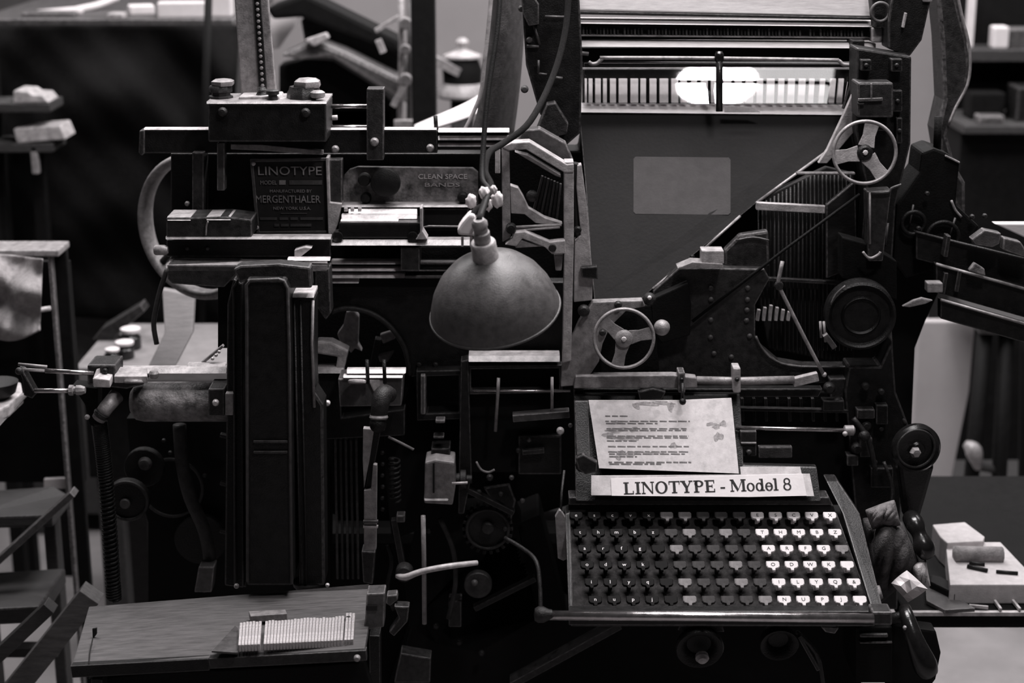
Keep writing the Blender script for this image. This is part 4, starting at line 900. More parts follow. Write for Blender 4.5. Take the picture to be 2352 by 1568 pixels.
tube('stub_shaft', [(2155, 268, .14), (2152, 350, .14)], 9, PITCHB, gm); bar('gear_edge', (2172, 358, .115), (2205, 374, .115), 4, .008, DULL, gm); tube('gear_arc', [(2185, 460, .115), (2194, 482, .115), (2208, 498, .115)], 3, DULL, gm, k=3)
for (x, y, r) in ((2165, 545, 36), (2098, 512, 26)): ring('gear_ring', x, y, .11, r, 5, IRON, gm)
for pts in ([(2194, 500, .11), (2182, 540, .11)], [(2098, 470, .11), (2090, 512, .11)], [(2040, 512, .1), (2034, 562, .1)]): tube('gear_edge_rod', pts, 2.4, GREYI, gm)
for x, y in ((2110, 525), (2233, 498), (2262, 496), (2130, 445), (2160, 560), (2175, 605)): screw(x, y, .105, 6, IRON2, gm)
ca = prism('curved_arm', [(2150, -30), (2192, -30), (2206, 30), (2222, 90), (2228, 150), (2222, 200), (2196, 250), (2176, 310), (2195, 380), (2218, 420), (2218, 500), (2192, 470), (2178, 420), (2165, 380), (2152, 300), (2168, 230), (2162, 90)], .26, .07, IRON2, LM, .006)
tube('arm_edge', [(2196, -30, .255), (2208, 30, .255), (2223, 90, .255), (2229, 140, .255), (2222, 195, .255), (2196, 245, .255), (2180, 285, .255)], 3.4, DULL, ca, k=3)
prism('right_backing', [(2030, 590), (2185, 610), (2125, 740), (2102, 800), (2094, 990), (2040, 990)], .2, .04, PITCHB, LM, .003)
# delivery rails running off to the right
def slat(L0, L1, drop, Y0, Y1, m, name, top=None):
    p = prism(name, [L0, L1, (L1[0], L1[1] + drop), (L0[0], L0[1] + drop)], [Y0, Y1, Y1, Y0], .02, m, LM, .002)
    if top: tube('rail_lip', [(L0[0], L0[1], Y0 - .003), (L1[0], L1[1], Y1 - .003)], 3.6, top, p)
    return p
slat((2104, 533), (2420, 612), 62, .10, .08, IRON, 'delivery_rail', IRON2)
slat((2150, 606), (2420, 682), 66, .08, .06, IRON, 'delivery_rail', DULL)
slat((2160, 688), (2420, 762), 44, .06, .04, IRON, 'delivery_rail', DULL)
for x, y in ((2172, 570), (2166, 655), (2197, 650)): bar('rail_cross', (x + 8, y - 28, .07), (x, y + 20, .07), 9, .02, IRON2, LM)
box('rail_clip', 2130, 650, 2166, 672, .05, .02, DULL, LM); prism('rail_shoe', [(2072, 704), (2098, 690), (2118, 684), (2144, 690), (2126, 698), (2090, 706)], .04, .008, DULL, LM)
prism('rail_scrap', [(2232, 550), (2262, 528), (2300, 536), (2296, 560), (2280, 568), (2240, 562)], .06, .02, GREYI, LM); prism('rail_scrap', [(2306, 546), (2345, 556), (2360, 580), (2352, 590), (2304, 574)], .055, .02, GREYI, LM)
prism('rail_scrap', [(2226, 622), (2240, 604), (2262, 618), (2264, 634)], .055, .012, MOTTLE, LM)
prism('white_wedge', [(2284, 514), (2420, 514), (2420, 560), (2352, 545)], .16, .02, PAPER, LM)
tube('feed_tube', [(2040, 700, .06), (2046, 800, .05), (2048, 890, .04), (2058, 930, .03), (2080, 972, .02)], 4.4, GREYI, LM, k=3)
rb = prism('right_frame', [(2022, 842), (2050, 780), (2058, 900), (2090, 985), (2070, 1150), (2062, 1400), (1990, 1400), (1962, 1150), (1940, 900), (1950, 842)], .02, .05, IRON, LM, .003)
for x, y, r in ((1988, 888, 10), (2024, 900, 8), (1990, 978, 12), (1968, 1030, 14), (2010, 1062, 6), (2026, 1086, 10), (2024, 985, 6), (1940, 995, 7), (1905, 892, 14), (1922, 922, 10)): screw(x, y, .01, r, IRON2, rb)
prism('cast_rib', [(1905, 870), (1960, 868), (1965, 935), (1910, 940)], .03, .02, IRON2, LM)

# ---- copy bar, rods, keyboard
cbar = prism('copy_bar', [(1322, 864), (1545, 862), (1600, 868), (1602, 890), (1540, 892), (1318, 892)], -.02, .02, DULL, LM, .0015)
tube('copy_tube', [(1600, 873, -.012), (1700, 875, -.012), (1824, 872, -.012)], 9.5, DULL, LM, n=16); bar('copy_tube_end', (1822, 880, -.014), (1880, 866, -.014), 20, .012, PALE, LM)
for x, w in ((1566, 16), (1693, 17)):
    c_ = box('bar_clamp', x - w / 2, 846 if x > 1600 else 856, x + w / 2, 902, -.035, .03, GREYI if x < 1600 else PALE, LM); screw(x, 872, -.038, 5, IRON, c_)
tube('clamp_pin', [(1568, 880, -.04), (1568, 918, -.05)], 4, IRON2, LM); ball('pin_ball', 1568, 922, -.055, 8, IRON, LM)
prism('copy_bar_rail', [(1318, 893), (1890, 893), (1880, 912), (1318, 912)], .0, .02, IRON, LM)
prism('clip', [(1465, 900), (1500, 892), (1530, 900), (1520, 918), (1470, 922)], -.03, .015, IRON, LM)
sl = lambda x, y: -.02 - (y - 900) * .00042
desk_ = prism('copy_board', [(1318, 905), (1700, 905), (1708, 1068), (1876, 1072), (1886, 1150), (1322, 1150)], lambda x, y: sl(x, y) + .012, .012, IRON, LM, .002)
prism('recess_panel', [(1690, 900), (1965, 900), (1965, 1160), (1690, 1160)], .04, .02, PITCHB, LM, .002)
prism('copy_board_edge', [(1318, 920), (1352, 920), (1356, 1060), (1326, 1060)], lambda x, y: sl(x, y) + .006, .008, IRON2, LM)
tube('bright_rod', [(1690, 982, -.05), (1940, 988, -.05)], 5, POLISH, LM); lathe('rod_socket', 1938, 988, -.05, [(8, 0), (12, 2), (12, 22), (6, 26)], DULL, LM, (1, 0, 0), 12); ball('rod_stop', 1941, 996, -.06, 6, PALE, LM)
lb2 = box('latch_box', 1700, 990, 1738, 1048, -.06, .02, IRON2, LM); box('latch_line', 1702, 1016, 1738, 1020, -.063, .004, DULL, lb2); screw(1720, 1038, -.062, 7, GREYI, lb2)
box('board_ledge', 1742, 1026, 1820, 1052, -.055, .01, GREYI, LM)
KY = lambda x, y: -.12 - (y - 1190) * .00062
KB = prism('keyboard', [(1308, 1176), (1922, 1176), (2006, 1404), (1312, 1404)], lambda x, y: KY(x, y) + .012, 0, KBED, LM, .002, dv=(0, .015, -.03))
prism('keyboard_rail', [(1306, 1142), (1905, 1142), (1912, 1160), (1306, 1160)], -.11, .03, IRON2, KB, .002)
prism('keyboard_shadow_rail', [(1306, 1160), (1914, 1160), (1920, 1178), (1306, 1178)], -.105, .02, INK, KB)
prism('keyboard_cheek', [(1898, 1105), (1925, 1105), (1975, 1180), (2030, 1404), (2004, 1404), (1936, 1180)], lambda x, y: KY(x, y) - .004, .03, IRON2, KB, .002)
prism('keyboard_cheek', [(1298, 1180), (1310, 1176), (1314, 1404), (1306, 1404)], lambda x, y: KY(x, y) - .002, .03, IRON, KB)
# keys
a_, b_, c__ = W(1323, 1190, KY(0, 1190)), W(1905, 1190, KY(0, 1190)), W(1323, 1383, KY(0, 1383))
KN = (b_ - a_).cross(a_ - c__).normalized()
if KN.z < 0: KN = -KN
KX = Vector((1, 0, 0)); KU = KN.cross(KX).normalized()
if KU.z < 0: KU = -KU
def keymesh(mat, letter, lmat):
    S = 1 / 1600.0; bm = bmesh.new()
    outl = [(-14, 12), (12, 12), (15, 9), (15, -2), (12, -6), (5, -8), (4, -14), (-2, -14), (-4, -8), (-12, -6), (-15, -1), (-15, 9)]
    n = KU.cross(KX); n = KN
    def P(x, y, h): return KX * (x * S) + KU * (y * S * 1.02) + KN * h
    A = [bm.verts.new(P(x * .9, y * .9, .0130)) for x, y in outl]; B = [bm.verts.new(P(x, y, .0118)) for x, y in outl]; C_ = [bm.verts.new(P(x, y, .009)) for x, y in outl]
    bm.faces.new(A); loops(bm, A, B); loops(bm, B, C_); bm.faces.new(C_[::-1])
    D = [bm.verts.new(P(x, y, .009)) for x, y in ((-4, 4), (4, 4), (4, -4), (-4, -4))]; E = [bm.verts.new(P(x, y, -.012)) for x, y in ((-4, 4), (4, 4), (4, -4), (-4, -4))]
    loops(bm, D, E); bmesh.ops.recalc_face_normals(bm, faces=bm.faces)
    nb = len(bm.faces)
    if letter:
        tm = text_mesh(letter, 12.5 * S if len(letter) < 2 else 9 * S, .00025); bt = bmesh.new(); bt.from_mesh(tm); bpy.data.meshes.remove(tm); vm = {}
        for v in bt.verts: vm[v] = bm.verts.new(KX * v.co.x + KU * (v.co.y + 1.5 * S) + KN * (.0131 + v.co.z))
        for f in bt.faces:
            try: g = bm.faces.new([vm[v] for v in f.verts]); g.material_index = 1
            except ValueError: pass
        bt.free()
    me = bpy.data.meshes.new('key'); bm.to_mesh(me); bm.free(); me.materials.append(mat); me.materials.append(lmat); return me
ROWS = [(1190, 1323, 1905), (1229, 1332, 1917), (1266, 1342.5, 1933), (1303, 1348, 1945), (1343, 1358, 1960), (1383, 1367, 1974)]
CAPS = ['ESCVX', 'THMBZ', 'ARFG ', 'ODWK ', 'ILYQ&', 'NUPJ ']
LOW = ['escvx', 'thmbz', 'arfg ', 'odwk ', 'ilyq ', 'nupj ']
pale_keys = {(0, 6), (1, 8), (2, 5), (3, 8), (4, 5), (5, 5), (5, 9), (1, 6), (4, 8), (0, 5), (2, 14)}
plain = {}
for r, (y, xa_, xb_) in enumerate(ROWS):
    for c in range(15):
        x = xa_ + (xb_ - xa_) * c / 14
        if c < 5: me = keymesh(KEYB, LOW[r][c].strip(), KEYT)
        elif (r, c) in pale_keys: me = plain.setdefault('m', keymesh(KEYM, '', INK))
        elif c < 10: me = plain.setdefault('g', keymesh(KEYG, '', INK))
        else: me = keymesh(KEYW, CAPS[r][c - 10].strip(), INK)
        o = bpy.data.objects.new('key', me); reg(o, KB, W(x, y + 1, KY(x, y)) - KN * .006)
# front rail
fr = tube('front_rail', [(1262, 1413, -.30), (1600, 1415, -.30), (2006, 1420, -.30)], 11.5, POLISH, LM, n=20)
lathe('rail_knob', 1228, 1411, -.30, [(0, -2), (14, 0), (19, 8), (19, 20), (13, 32), (12, 40)], IRON2, LM, (1, 0, 0), 20)
box('rail_socket', 2004, 1406, 2050, 1436, -.30, .03, IRON2, LM, .003); prism('front_apron', [(1306, 1404), (2010, 1404), (2010, 1438), (1306, 1436)], -.27, .02, IRON, LM, .002)
# cups under the keyboard
def cup(x, y, r, Y):
    c = lathe('oil_cup', x, y, Y, [(0, 20), (r * .5, 18), (r * .62, 6), (r * .8, -2), (r * .95, -4), (r, 2), (r * .96, 16), (r * .7, 40), (r * .3, 56)], IRON, LM, (0, 1, .25), 32)
    return c
c1 = cup(1607, 1490, 56, -.22); lathe('cup_highlight', 1613, 1512, -.225, [(0, -10), (10, -8), (16, 0), (15, 10)], PALE, c1, (0, 1, .4), 12); cup(1790, 1480, 46, -.2)  # pale lump put in as the bright highlight inside the first cup
prism('cup_bridge', [(1560, 1436), (1660, 1438), (1664, 1452), (1556, 1448)], -.215, .04, IRON, LM)
prism('apron_tab', [(1886, 1440), (1928, 1442), (1918, 1456), (1896, 1452)], -.24, .02, GREYI, LM)
bar('under_rod', (1836, 1462, -.2), (1880, 1540, -.2), 8, .01, IRON2, LM)
ub = box('under_box', 1965, 1440, 2050, 1568, -.2, .1, PITCHB, LM); box('under_rib', 1975, 1456, 2040, 1464, -.205, .01, IRON2, ub); box('under_rib', 1975, 1474, 2050, 1478, -.205, .01, IRON2, ub)
tube('belt_loop', [(1830, 1450, -.15), (1875, 1500, -.15), (1890, 1568, -.15), (1900, 1640, -.15)], 5, IRON2, LM, k=3)
# right hand crank
kn2 = lathe('crank_disc', 2106, 1030, -.06, [(0, -12), (14, -12), (18, -6), (40, -5), (50, -8), (57, 0), (57, 14), (48, 24), (20, 34)], BAKE, LM, (-.12, 1, -.05), 40)
ring('disc_groove', 2104, 1030, -.068, 44, 3, IRON2, kn2, (-.12, 1, -.05)); lathe('disc_nut', 2104, 1040, -.075, [(0, -8), (9, -6), (13, 2), (13, 8)], DULL, kn2, (-.12, 1, -.05), 6)
prism('crank_arm', [(2062, 1060), (2148, 1068), (2128, 1140), (2112, 1195), (2080, 1196), (2072, 1130)], -.05, .03, BAKE, LM, .006)
ck = tube('crank_handle', [(2092, 1188, -.08), (2102, 1205, -.10), (2112, 1228, -.11), (2122, 1255, -.12), (2130, 1275, -.12)], [20, 22, 17, 24, 18], BAKE, LM, k=4, n=18)
# lower lever grip
gp = tube('lever_grip', [(2078, 1396, -.20), (2085, 1420, -.22), (2102, 1470, -.24), (2124, 1525, -.25), (2134, 1545, -.25)], [14, 17, 21, 28, 22], BAKE, LM, k=4, n=20)
screw(2080, 1442, -.235, 6, DULL, gp)
prism('grip_plate', [(2050, 1436), (2150, 1448), (2162, 1500), (2150, 1560), (2120, 1600), (2040, 1600)], -.16, .03, PITCHB, LM, .004)
tube('grip_axle', [(2048, 1420, -.2), (2090, 1412, -.2)], 13, IRON, LM)

# right frame fittings
for x0, y0, x1, y1, m in ((1968, 940, 2010, 962, IRON2), (1975, 1005, 2004, 1050, IRON2), (2012, 930, 2040, 975, IRON), (2000, 1075, 2052, 1120, IRON), (1945, 1045, 1972, 1070, IRON2), (1890, 920, 1940, 945, IRON)):
    box('fitting_plate', x0, y0, x1, y1, .005, .02, m, rb, .002)
tube('fitting_link', [(1960, 960, -.005), (1995, 1010, -.01), (2010, 1080, -.01)], 6, IRON2, rb, k=4); tube('fitting_cable', [(2030, 1060, -.01), (2050, 1120, -.02), (2046, 1170, -.03)], 4, IRON2, rb, k=4)
ball('fitting_knob', 1985, 1000, -.01, 13, IRON2, rb)
for i_ in range(9): bar('board_rib', (1705 + i_ * 27, 915, .03), (1707 + i_ * 27, 968, .03), 6, .008, IRON if i_ % 2 else IRON2, LM, .0006)
bar('board_rib_rail', (1700, 940, .02), (1950, 945, .02), 8, .01, IRON2, LM)

# ================================================================== loose things on and around the machine
# desk lamp hung in front of the machine
LY = -.24
lampC = W(1137, 712, LY)
lmp = thing('hanging_lamp', 'grey bell shaped lamp shade hanging on cords before the machine', 'lamp', lampC)
LAX = (Vector((-.15, 0, 1)) + Vector((0, -.36, 0))).normalized()
prof = [(150, -3), (151, 0), (150, 4), (146, 22), (136, 52), (118, 84), (92, 112), (62, 132), (34, 143), (28, 146), (28, 142), (60, 128), (89, 108), (114, 80), (132, 50), (142, 20), (146, 0), (147, -3)]
lathe('lamp_shade', 1137, 712, LY, prof, SHADE, lmp, LAX, 56)
ring('shade_rim', 1137, 712, LY, 150, 3.4, GREYI, lmp, LAX, 64, 8)
s = mpp(1137, 712, LY)
def on_axis(t): return lampC + LAX * (t * s)
def ax_lathe(name, t0, prof, mat, n=24):
    bm = bmesh.new(); lathe_bm(bm, on_axis(t0), [(r * s, t * s) for r, t in prof], LAX, n); o = fin(name, bm, mat, lmp, False)
    for p in o.data.polygons: p.use_smooth = True
    o.data.set_sharp_from_angle(angle=math.radians(38)); return o
ax_lathe('shade_collar', 142, [(27, 0), (30, 2), (29, 42), (26, 46)], PALE)
ax_lathe('lamp_socket', 188, [(18, 0), (19, 2), (19, 24), (16, 27), (16, 40), (18, 42), (18, 50), (12, 58)], DULL)
ax_lathe('bulb', 60, [(0, -30), (24, -22), (30, 0), (22, 30), (14, 60)], PALE)
tipp = on_axis(244)
# cord paths end at the socket
def cord(name, pts, r, k=6):
    P = [W(*p) for p in pts] + [tipp]; bm = bmesh.new(); wtube(bm, crom(P, k), r * s, 10); return fin(name, bm, CORD if r > 7 else RUBBER, lmp, True)
cord('cord', [(1150, -60, -.05), (1143, 60, -.08), (1120, 220, -.12), (1110, 340, -.15), (1108, 410, -.18), (1122, 440, -.21)], 6.5)
cord('cord', [(1308, -60, .08), (1300, 60, .06), (1272, 170, .02), (1218, 278, -.05), (1160, 326, -.08), (1124, 350, -.12), (1114, 392, -.16), (1128, 426, -.19), (1118, 452, -.215)], 8)
tube('cord', [(1118, 470, -.23), (1095, 480, -.24), (1082, 500, -.25), (1078, 512, -.25)], 7, CORD, lmp, k=4)
pg = prism('plug', [(1078, 492), (1090, 494), (1102, 532), (1100, 544), (1052, 540), (1050, 528), (1062, 510)], -.26, .03, PAPER, lmp, .004)
for x in (1062, 1082): box('prong', x - 3, 544, x + 3, 566, -.252, .004, STEEL, pg, .0004)
for i, (x, y, r) in enumerate(((1082, 462, 14), (1112, 444, 13), (1142, 458, 16), (1120, 470, 12), (1134, 436, 9))):
    bm = bmesh.new(); bmesh.ops.create_icosphere(bm, subdivisions=3, radius=1); rr = random.Random(i); c0 = W(x, y, -.215 - .004 * i)
    for v in bm.verts:
        f = 1 + .16 * wob(v.co.x * 2 + i, v.co.z * 2 + v.co.y, 1, i); v.co = c0 + Vector((v.co.x * r * .9, v.co.y * r * .7, v.co.z * r * 1.2)) * f * s
    fin('tape_wad', bm, PAPER, lmp, True)
# copy sheet, sign and cards
def onboard(x, y, o): return sl(x, y) - o
cs = prism('copy_sheet', [(1352, 919), (1560, 919), (1680, 914), (1697, 1087), (1376, 1075)], lambda x, y: onboard(x, y, .004), .0015, STAINED, None, 0)
tag(cs, 'stained typewritten sheet clipped to the board above the keyboard', 'paper')
rr = random.Random(3)
for i, (y, x0, x1) in enumerate(((955, 1390, 1442), (967, 1390, 1584), (972, 1391, 1510), (984, 1392, 1576), (988, 1392, 1575), (1001, 1392, 1580), (1005, 1392, 1578), (1012, 1392, 1460), (1025, 1394, 1580), (1037, 1394, 1580), (1042, 1396, 1570), (1048, 1396, 1460), (1061, 1394, 1584), (1065, 1396, 1515))):
    x = x0
    while x < x1:
        w = rr.uniform(8, 24); dx = (y - 955) * .035
        prism('typed_word', [(x + dx, y - 1.3), (min(x + w, x1) + dx, y - 1.3 + w * .02), (min(x + w, x1) + dx, y + 1.3 + w * .02), (x + dx, y + 1.3)], lambda a, b: onboard(a, b, .0046), .0004, GREYINK, cs, 0)
        x += w + rr.uniform(2.5, 5)
for k_, (cx_, cy_, rx_, ry_) in enumerate(((1462, 932, 9, 6), (1486, 927, 24, 5), (1520, 925, 26, 4), (1540, 934, 6, 13), (1634, 974, 11, 5), (1646, 980, 10, 5), (1661, 973, 9, 6), (1650, 1003, 10, 11), (1547, 1023, 7, 8), (1424, 1044, 10, 11), (1450, 1042, 16, 6), (1416, 988, 24, 6), (1454, 986, 9, 6), (1440, 1006, 30, 7), (1398, 1000, 12, 8), (1420, 970, 14, 4), (1500, 1040, 20, 4))):
    r_ = random.Random(k_); n_ = 18; ph_ = [r_.uniform(0, 6.28) for _ in range(3)]
    pts = []
    for q in range(n_):
        a_q = 2 * math.pi * q / n_; f_ = 1 + .22 * math.sin(2 * a_q + ph_[0]) + .18 * math.sin(3 * a_q + ph_[1]) + .12 * math.sin(5 * a_q + ph_[2])
        pts.append((cx_ + rx_ * f_ * math.cos(a_q), cy_ + ry_ * f_ * math.sin(a_q)))
    prism('stain', pts, lambda x, y: onboard(x, y, .0044), .0003, STAIN, cs, 0)
bc = prism('backing_card', [(1358, 1092), (1690, 1090), (1860, 1088), (1870, 1139), (1358, 1137)], lambda x, y: onboard(x, y, .004), .001, CARD, None, 0)
tag(bc, 'grey stained card strip behind the white name strip', 'card')
bc2 = prism('grey_slip', [(1700, 1072), (1838, 1072), (1842, 1090), (1702, 1092)], lambda x, y: onboard(x, y, .003), .001, CARD, None, 0); tag(bc2, 'short grey slip of card above the right end of the name strip', 'card')
sg = prism('name_strip', [(1403, 1099), (1690, 1092), (1844, 1088), (1853, 1138), (1720, 1141), (1405, 1138)], lambda x, y: onboard(x, y, .0058), .001, PAPER, None, 0)
tag(sg, 'white paper strip reading LINOTYPE - Model 8 above the keys', 'sign')
# serif lettering built stroke by stroke; unit cell 0..1 high, x in the same unit
def ell(cx, cy, rx, ry, tx, ty, n=20):
    return ('ring', [(cx + rx * math.cos(2 * math.pi * i / n), cy + ry * math.sin(2 * math.pi * i / n)) for i in range(n)], [(cx + (rx - tx) * math.cos(2 * math.pi * i / n), cy + (ry - ty) * math.sin(2 * math.pi * i / n)) for i in range(n)])
def R_(x0, y0, x1, y1): return ('poly', [(x0, y0), (x1, y0), (x1, y1), (x0, y1)])
def stem_(x, w=.17, y0=0, y1=1, s0=True, s1=True):
    o = [R_(x, y0, x + w, y1)]
    if s0: o.append(R_(x - .09, y0, x + w + .09, y0 + .055))
    if s1: o.append(R_(x - .09, y1 - .055, x + w + .09, y1))
    return o
GLY = {
 'L': (.74, stem_(.12) + [R_(.29, 0, .68, .06), R_(.62, .0, .68, .26)]),
 'I': (.44, stem_(.13)),
 'N': (.86, stem_(.10, .07) + stem_(.68, .07, s0=False) + [('poly', [(.06, 1), (.24, 1), (.75, 0), (.68, 0)])]),
 'O': (.90, [ell(.44, .5, .40, .52, .16, .06)]),
 'T': (.76, stem_(.29, s1=False) + [R_(.02, .94, .73, 1), R_(.02, .74, .07, 1), R_(.68, .74, .73, 1)]),
 'Y': (.84, stem_(.33, .16, 0, .46, s1=False) + [('poly', [(.08, 1), (.27, 1), (.49, .46), (.33, .42)]), ('poly', [(.66, 1), (.72, 1), (.49, .42), (.42, .44)]), R_(.0, .945, .34, 1), R_(.56, .945, .82, 1)]),
 'P': (.72, stem_(.12) + [ell(.38, .735, .29, .265, .14, .055)]),
 'E': (.74, stem_(.12) + [R_(.29, 0, .68, .06), R_(.29, .94, .66, 1), R_(.29, .47, .52, .53), R_(.62, 0, .68, .26), R_(.60, .76, .66, 1), R_(.48, .38, .53, .62)]),
 '-': (.40, [R_(.04, .28, .34, .37)]),
 ' ': (.26, []),
 'M': (1.06, stem_(.10, .07) + stem_(.80, .16) + [('poly', [(.06, 1), (.24, 1), (.55, .16), (.47, 0)]), ('poly', [(.47, 0), (.55, .16), (.86, 1), (.80, 1)])]),
 'o': (.58, [ell(.28, .33, .26, .35, .12, .05)]),
 'd': (.62, [ell(.26, .33, .24, .35, .12, .05)] + stem_(.38, .14, 0, 1, True, False) + [R_(.28, .945, .52, 1)]),
 'e': (.54, [ell(.27, .33, .25, .35, .12, .05), R_(.10, .34, .48, .39)]),
 'l': (.36, stem_(.10, .14, 0, 1, True, False) + [R_(.02, .945, .24, 1)]),
 '8': (.60, [ell(.29, .27, .26, .29, .10, .055), ell(.29, .75, .22, .26, .09, .055)]),
}
PA, PB = W(1432, 1134.5, onboard(1432, 1134, .0064)), W(1820, 1124, onboard(1820, 1124, .0064))
ux_ = (PB - PA); total = ux_.length; ux_.normalize()
up_ = (W(1600, 1100, onboard(1600, 1100, .0064)) - W(1600, 1130, onboard(1600, 1130, .0064))).normalized(); up_ = (up_ - ux_ * up_.dot(ux_)).normalized()
txt = 'LINOTYPE - Model 8'; unit = total / sum(GLY[c][0] for c in txt); hgt = 28 * mpp(1600, 1115, -.1) 
pos = 0; nrm = ux_.cross(up_)
for c in txt:
    w, shapes = GLY[c]
    if shapes:
        bm = bmesh.new()
        def V(p, k): return bm.verts.new(PA + ux_ * ((pos + p[0]) * unit) + up_ * (p[1] * hgt) + nrm * (.0004 * k))
        for sh_ in shapes:
            if sh_[0] == 'poly':
                a1 = [V(p, 1) for p in sh_[1]]; b1 = [V(p, 0) for p in sh_[1]]; bm.faces.new(a1); bm.faces.new(b1[::-1]); loops(bm, a1, b1)
            else:
                a1 = [V(p, 1) for p in sh_[1]]; b1 = [V(p, 1) for p in sh_[2]]; loops(bm, a1, b1); a0 = [V(p, 0) for p in sh_[1]]; b0 = [V(p, 0) for p in sh_[2]]; loops(bm, a1, a0); loops(bm, b1, b0)
        fin('letter', bm, INK, sg)
    pos += w
# type slugs on the galley
gx = [(548, 596)] + [(606, 780)] + [(790, 810)]
TY = lambda y: -.13 - (y - 1360) * (.23 / 135.0)
i = 0; slugs = []
x = 548.0
while x < 808:
    if 597 < x < 604 or 783 < x < 789: x += 2.4; continue
    slugs.append(x); x += 7.3
names = len(slugs)
ORD = ['outermost', 'second', 'third', 'fourth', 'fifth', 'sixth', 'seventh', 'eighth', 'ninth', 'tenth', 'eleventh', 'twelfth', 'thirteenth', 'fourteenth', 'fifteenth', 'sixteenth', 'seventeenth', 'eighteenth', 'nineteenth', 'twentieth']
for i, x in enumerate(slugs):
    f = (x - 548) / 262; yb, yt = 1499 - 13 * f, 1446 - 16 * f - (6 if x > 785 else 0); dy = random.uniform(-1.5, 1.5)
    w = 6.2; pts = [(x + 4, yt + dy), (x + 4 + w, yt + dy), (x + w, yb), (x, yb)]
    o = prism('type_slug', pts, [TY(yt + 6), TY(yt + 6), TY(yb) - .0, TY(yb) - .0], 0, SLUG, None, .0006, dv=(0, 0, -.010))
    o.location.z += .0115
    j = min(i, names - 1 - i); side_ = 'left' if i <= names - 1 - i else 'right'
    lab = ORD[j] + (' ' if ORD[j] else '') + ('bright type slug from the %s end of the row on the galley' % side_)
    tag(o, lab, 'type slug', 'type slugs in a row on the galley')
sc_ = prism('loose_slug', [(572, 1418), (656, 1414), (660, 1424), (576, 1430)], [TY(1420), TY(1420), TY(1432), TY(1432)], 0, DULL, None, .001, dv=(0, 0, -.010)); sc_.location.z += .010
tag(sc_, 'dull slug lying crosswise behind the row of type', 'type slug')
cd_ = prism('dark_card', [(486, 1500), (540, 1442), (548, 1448), (546, 1504)], [TY(1498), TY(1442), TY(1448), TY(1502)], 0, GREYI, None, .0005, dv=(0, 0, -.003)); cd_.location.z += .004
tag(cd_, 'folded dark scrap of card left of the type slugs', 'card')

# rag and wad right of the keyboard
def crumple(name, pts, Y, dep, mat, k, amp, label, cat, nu=26, nv=26, faceted=False):
    """soft folded heap: quad outline pts (4 corners, pixels) bulging towards the viewer"""
    (ax_, ay_), (bx_, by_), (cx_, cy_), (dx_, dy_) = pts
    r_ = random.Random(int(k * 10)); ph = [r_.uniform(0, 6.28) for _ in range(6)]; fr_q = [(r_.uniform(3, 7), r_.uniform(3, 8)) for _ in range(5)]
    def fn(u, v):
        x = (ax_ * (1 - u) + bx_ * u) * (1 - v) + (dx_ * (1 - u) + cx_ * u) * v; y = (ay_ * (1 - u) + by_ * u) * (1 - v) + (dy_ * (1 - u) + cy_ * u) * v
        e = (math.sin(math.pi * u) * math.sin(math.pi * v)) ** .45
        f = sum(abs(math.sin(a * u + b * v + p)) ** .7 * (1 if i_ < 2 else .5) for i_, ((a, b), p) in enumerate(zip(fr_q, ph))) - 1.6
        w = amp * 320
        return (x + w * math.sin(5 * v + ph[5]) * .1, y + w * .1 * math.sin(6 * u + ph[4]), Y - dep * e - amp * f * e)
    o = sheet(name, fn, nu, nv, mat, None, .004, not faceted)
    return tag(o, label, cat)
crumple('oily_rag', [(1984, 1190), (2070, 1200), (2118, 1300), (2010, 1392)], -.10, .05, RAGM, 1.3, .022, 'crumpled dark oily rag stuffed beside the right end of the keys', 'rag')
crumple('grey_cloth_end', [(1990, 1172), (2052, 1150), (2066, 1204), (2006, 1212)], -.13, .02, mk('grey_cloth', .16, .95, 0, .4, 30, .25, spec=.1), 2.2, .012, 'grey corner of cloth above the dark rag by the crank', 'cloth')
crumple('paper_wad', [(2050, 1338), (2082, 1312), (2128, 1352), (2086, 1380)], -.17, .022, PAPER, 4.1, .008, 'white folded paper wad tucked under the dark rag', 'paper', 4, 3, True)
crumple('pale_rag', [(1998, 1350), (2018, 1346), (2026, 1372), (2010, 1380)], -.18, .012, mk('pale_rag_cloth', .3, .95, 0, .3, 30, .2, spec=.1), 5.0, .005, 'small pale scrap of rag at the corner of the keyboard', 'rag', 10, 10)
crumple('plastic_scrap', [(2092, 1300), (2124, 1286), (2134, 1344), (2112, 1352)], -.12, .02, mk('grey_plastic', .3, .3, 0, .4, 20, .15), 6.0, .010, 'crumpled grey plastic scrap behind the white wad', 'scrap', 10, 10)

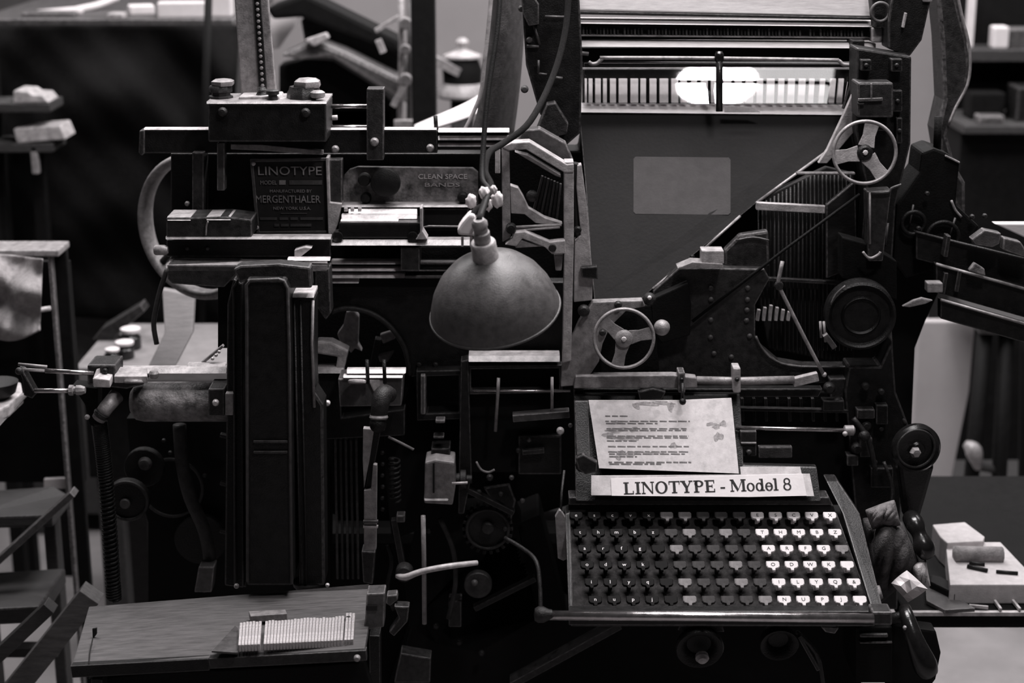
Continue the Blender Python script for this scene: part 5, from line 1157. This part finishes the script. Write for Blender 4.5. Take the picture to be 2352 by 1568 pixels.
# desk at the right
zD = W(2220, 1404, .02).z
dk_ = thing('side_desk', 'low dark desk with papers at the lower right', 'desk', (W(2260, 1400, .2).x, .3, 0))
xd0, xd1 = W(2076, 1404, .02).x, W(2076, 1404, .02).x + .62
wbox('desk_top', xd0, xd1, .02, .62, zD - .028, zD, PITCHB, dk_, .003)
wbox('desk_edge_strip', xd0, xd1, .012, .02, zD - .004, zD + .002, PALE, dk_, 0)
for xx in (xd0 + .0, xd1 - .05):
    for yy in (.05, .55): wbox('leg', xx + .005, xx + .045, yy, yy + .04, 0, zD - .028, IRON, dk_)
def dpt(x, y, h=0): return pz(x, y, zD + h)[2]
def slab3(name, pts, h, th, mat, label, cat, bevel=.002):
    """flat thing lying on the desk: outline of its upper face, whose height above the desk is h"""
    o = prism(name, pts, [dpt(x, y, h) for x, y in pts], 0, mat, None, bevel, dv=(0, 0, -th)); return tag(o, label, cat)
BOXM = mk('carton_white', .5, .85, 0, .12, 20, .05, spec=.1)
slab3('flat_box', [(2172, 1244), (2298, 1244), (2380, 1330), (2380, 1342), (2182, 1342)], .034, .033, BOXM, 'shallow white box of papers on the low desk', 'box')
slab3('pale_book', [(2142, 1204), (2216, 1198), (2262, 1232), (2258, 1242), (2176, 1246), (2160, 1232)], .045, .044, BOXM, 'pale book lying behind the white box on the desk', 'book')
ro = tube('paper_roll', [(2192, 1272, dpt(2192, 1285, .034)), (2302, 1274, dpt(2302, 1285, .034))], 19, CLOTHL); ro.location.z += .0; tag(ro, 'thick pale paper roll lying in the white box', 'roll')
for i, (p, q, lab) in enumerate((((2222, 1300), (2268, 1310), 'short dark pencil in front of the paper roll'), ((2226, 1292), (2262, 1296), 'dark stub just under the paper roll'), ((2288, 1312), (2338, 1316), 'thin dark pencil at the right of the white box'))):
    o = tube('pencil', [(p[0], p[1], dpt(p[0], p[1], .037)), (q[0], q[1], dpt(q[0], q[1], .037))], 4 if i else 5, IRON); tag(o, lab, 'pencil', 'pencils in the white box')
slab3('dark_pouch', [(2138, 1318), (2160, 1322), (2196, 1342), (2194, 1362), (2136, 1334)], .02, .018, RUBBER, 'dark pouch at the left of the white box', 'pouch', .003)
slab3('grey_folder', [(2126, 1350), (2150, 1346), (2240, 1396), (2170, 1400), (2128, 1378)], .008, .007, GREYI, 'grey folder sticking out under the white box', 'folder', .001)
for i, (p, q, lab) in enumerate((((2226, 1392), (2270, 1396), 'short bright clip near the front edge of the desk'), ((2282, 1380), (2296, 1400), 'slanted pale strip beside the bright clip'), ((2322, 1378), (2340, 1400), 'slanted pale strip near the right frame edge'))):
    o = bar('metal_strip', (p[0], p[1], dpt(p[0], p[1], .006)), (q[0], q[1], dpt(q[0], q[1], .006)), 8, .004, PALE); tag(o, lab, 'strip', 'metal strips on the desk')
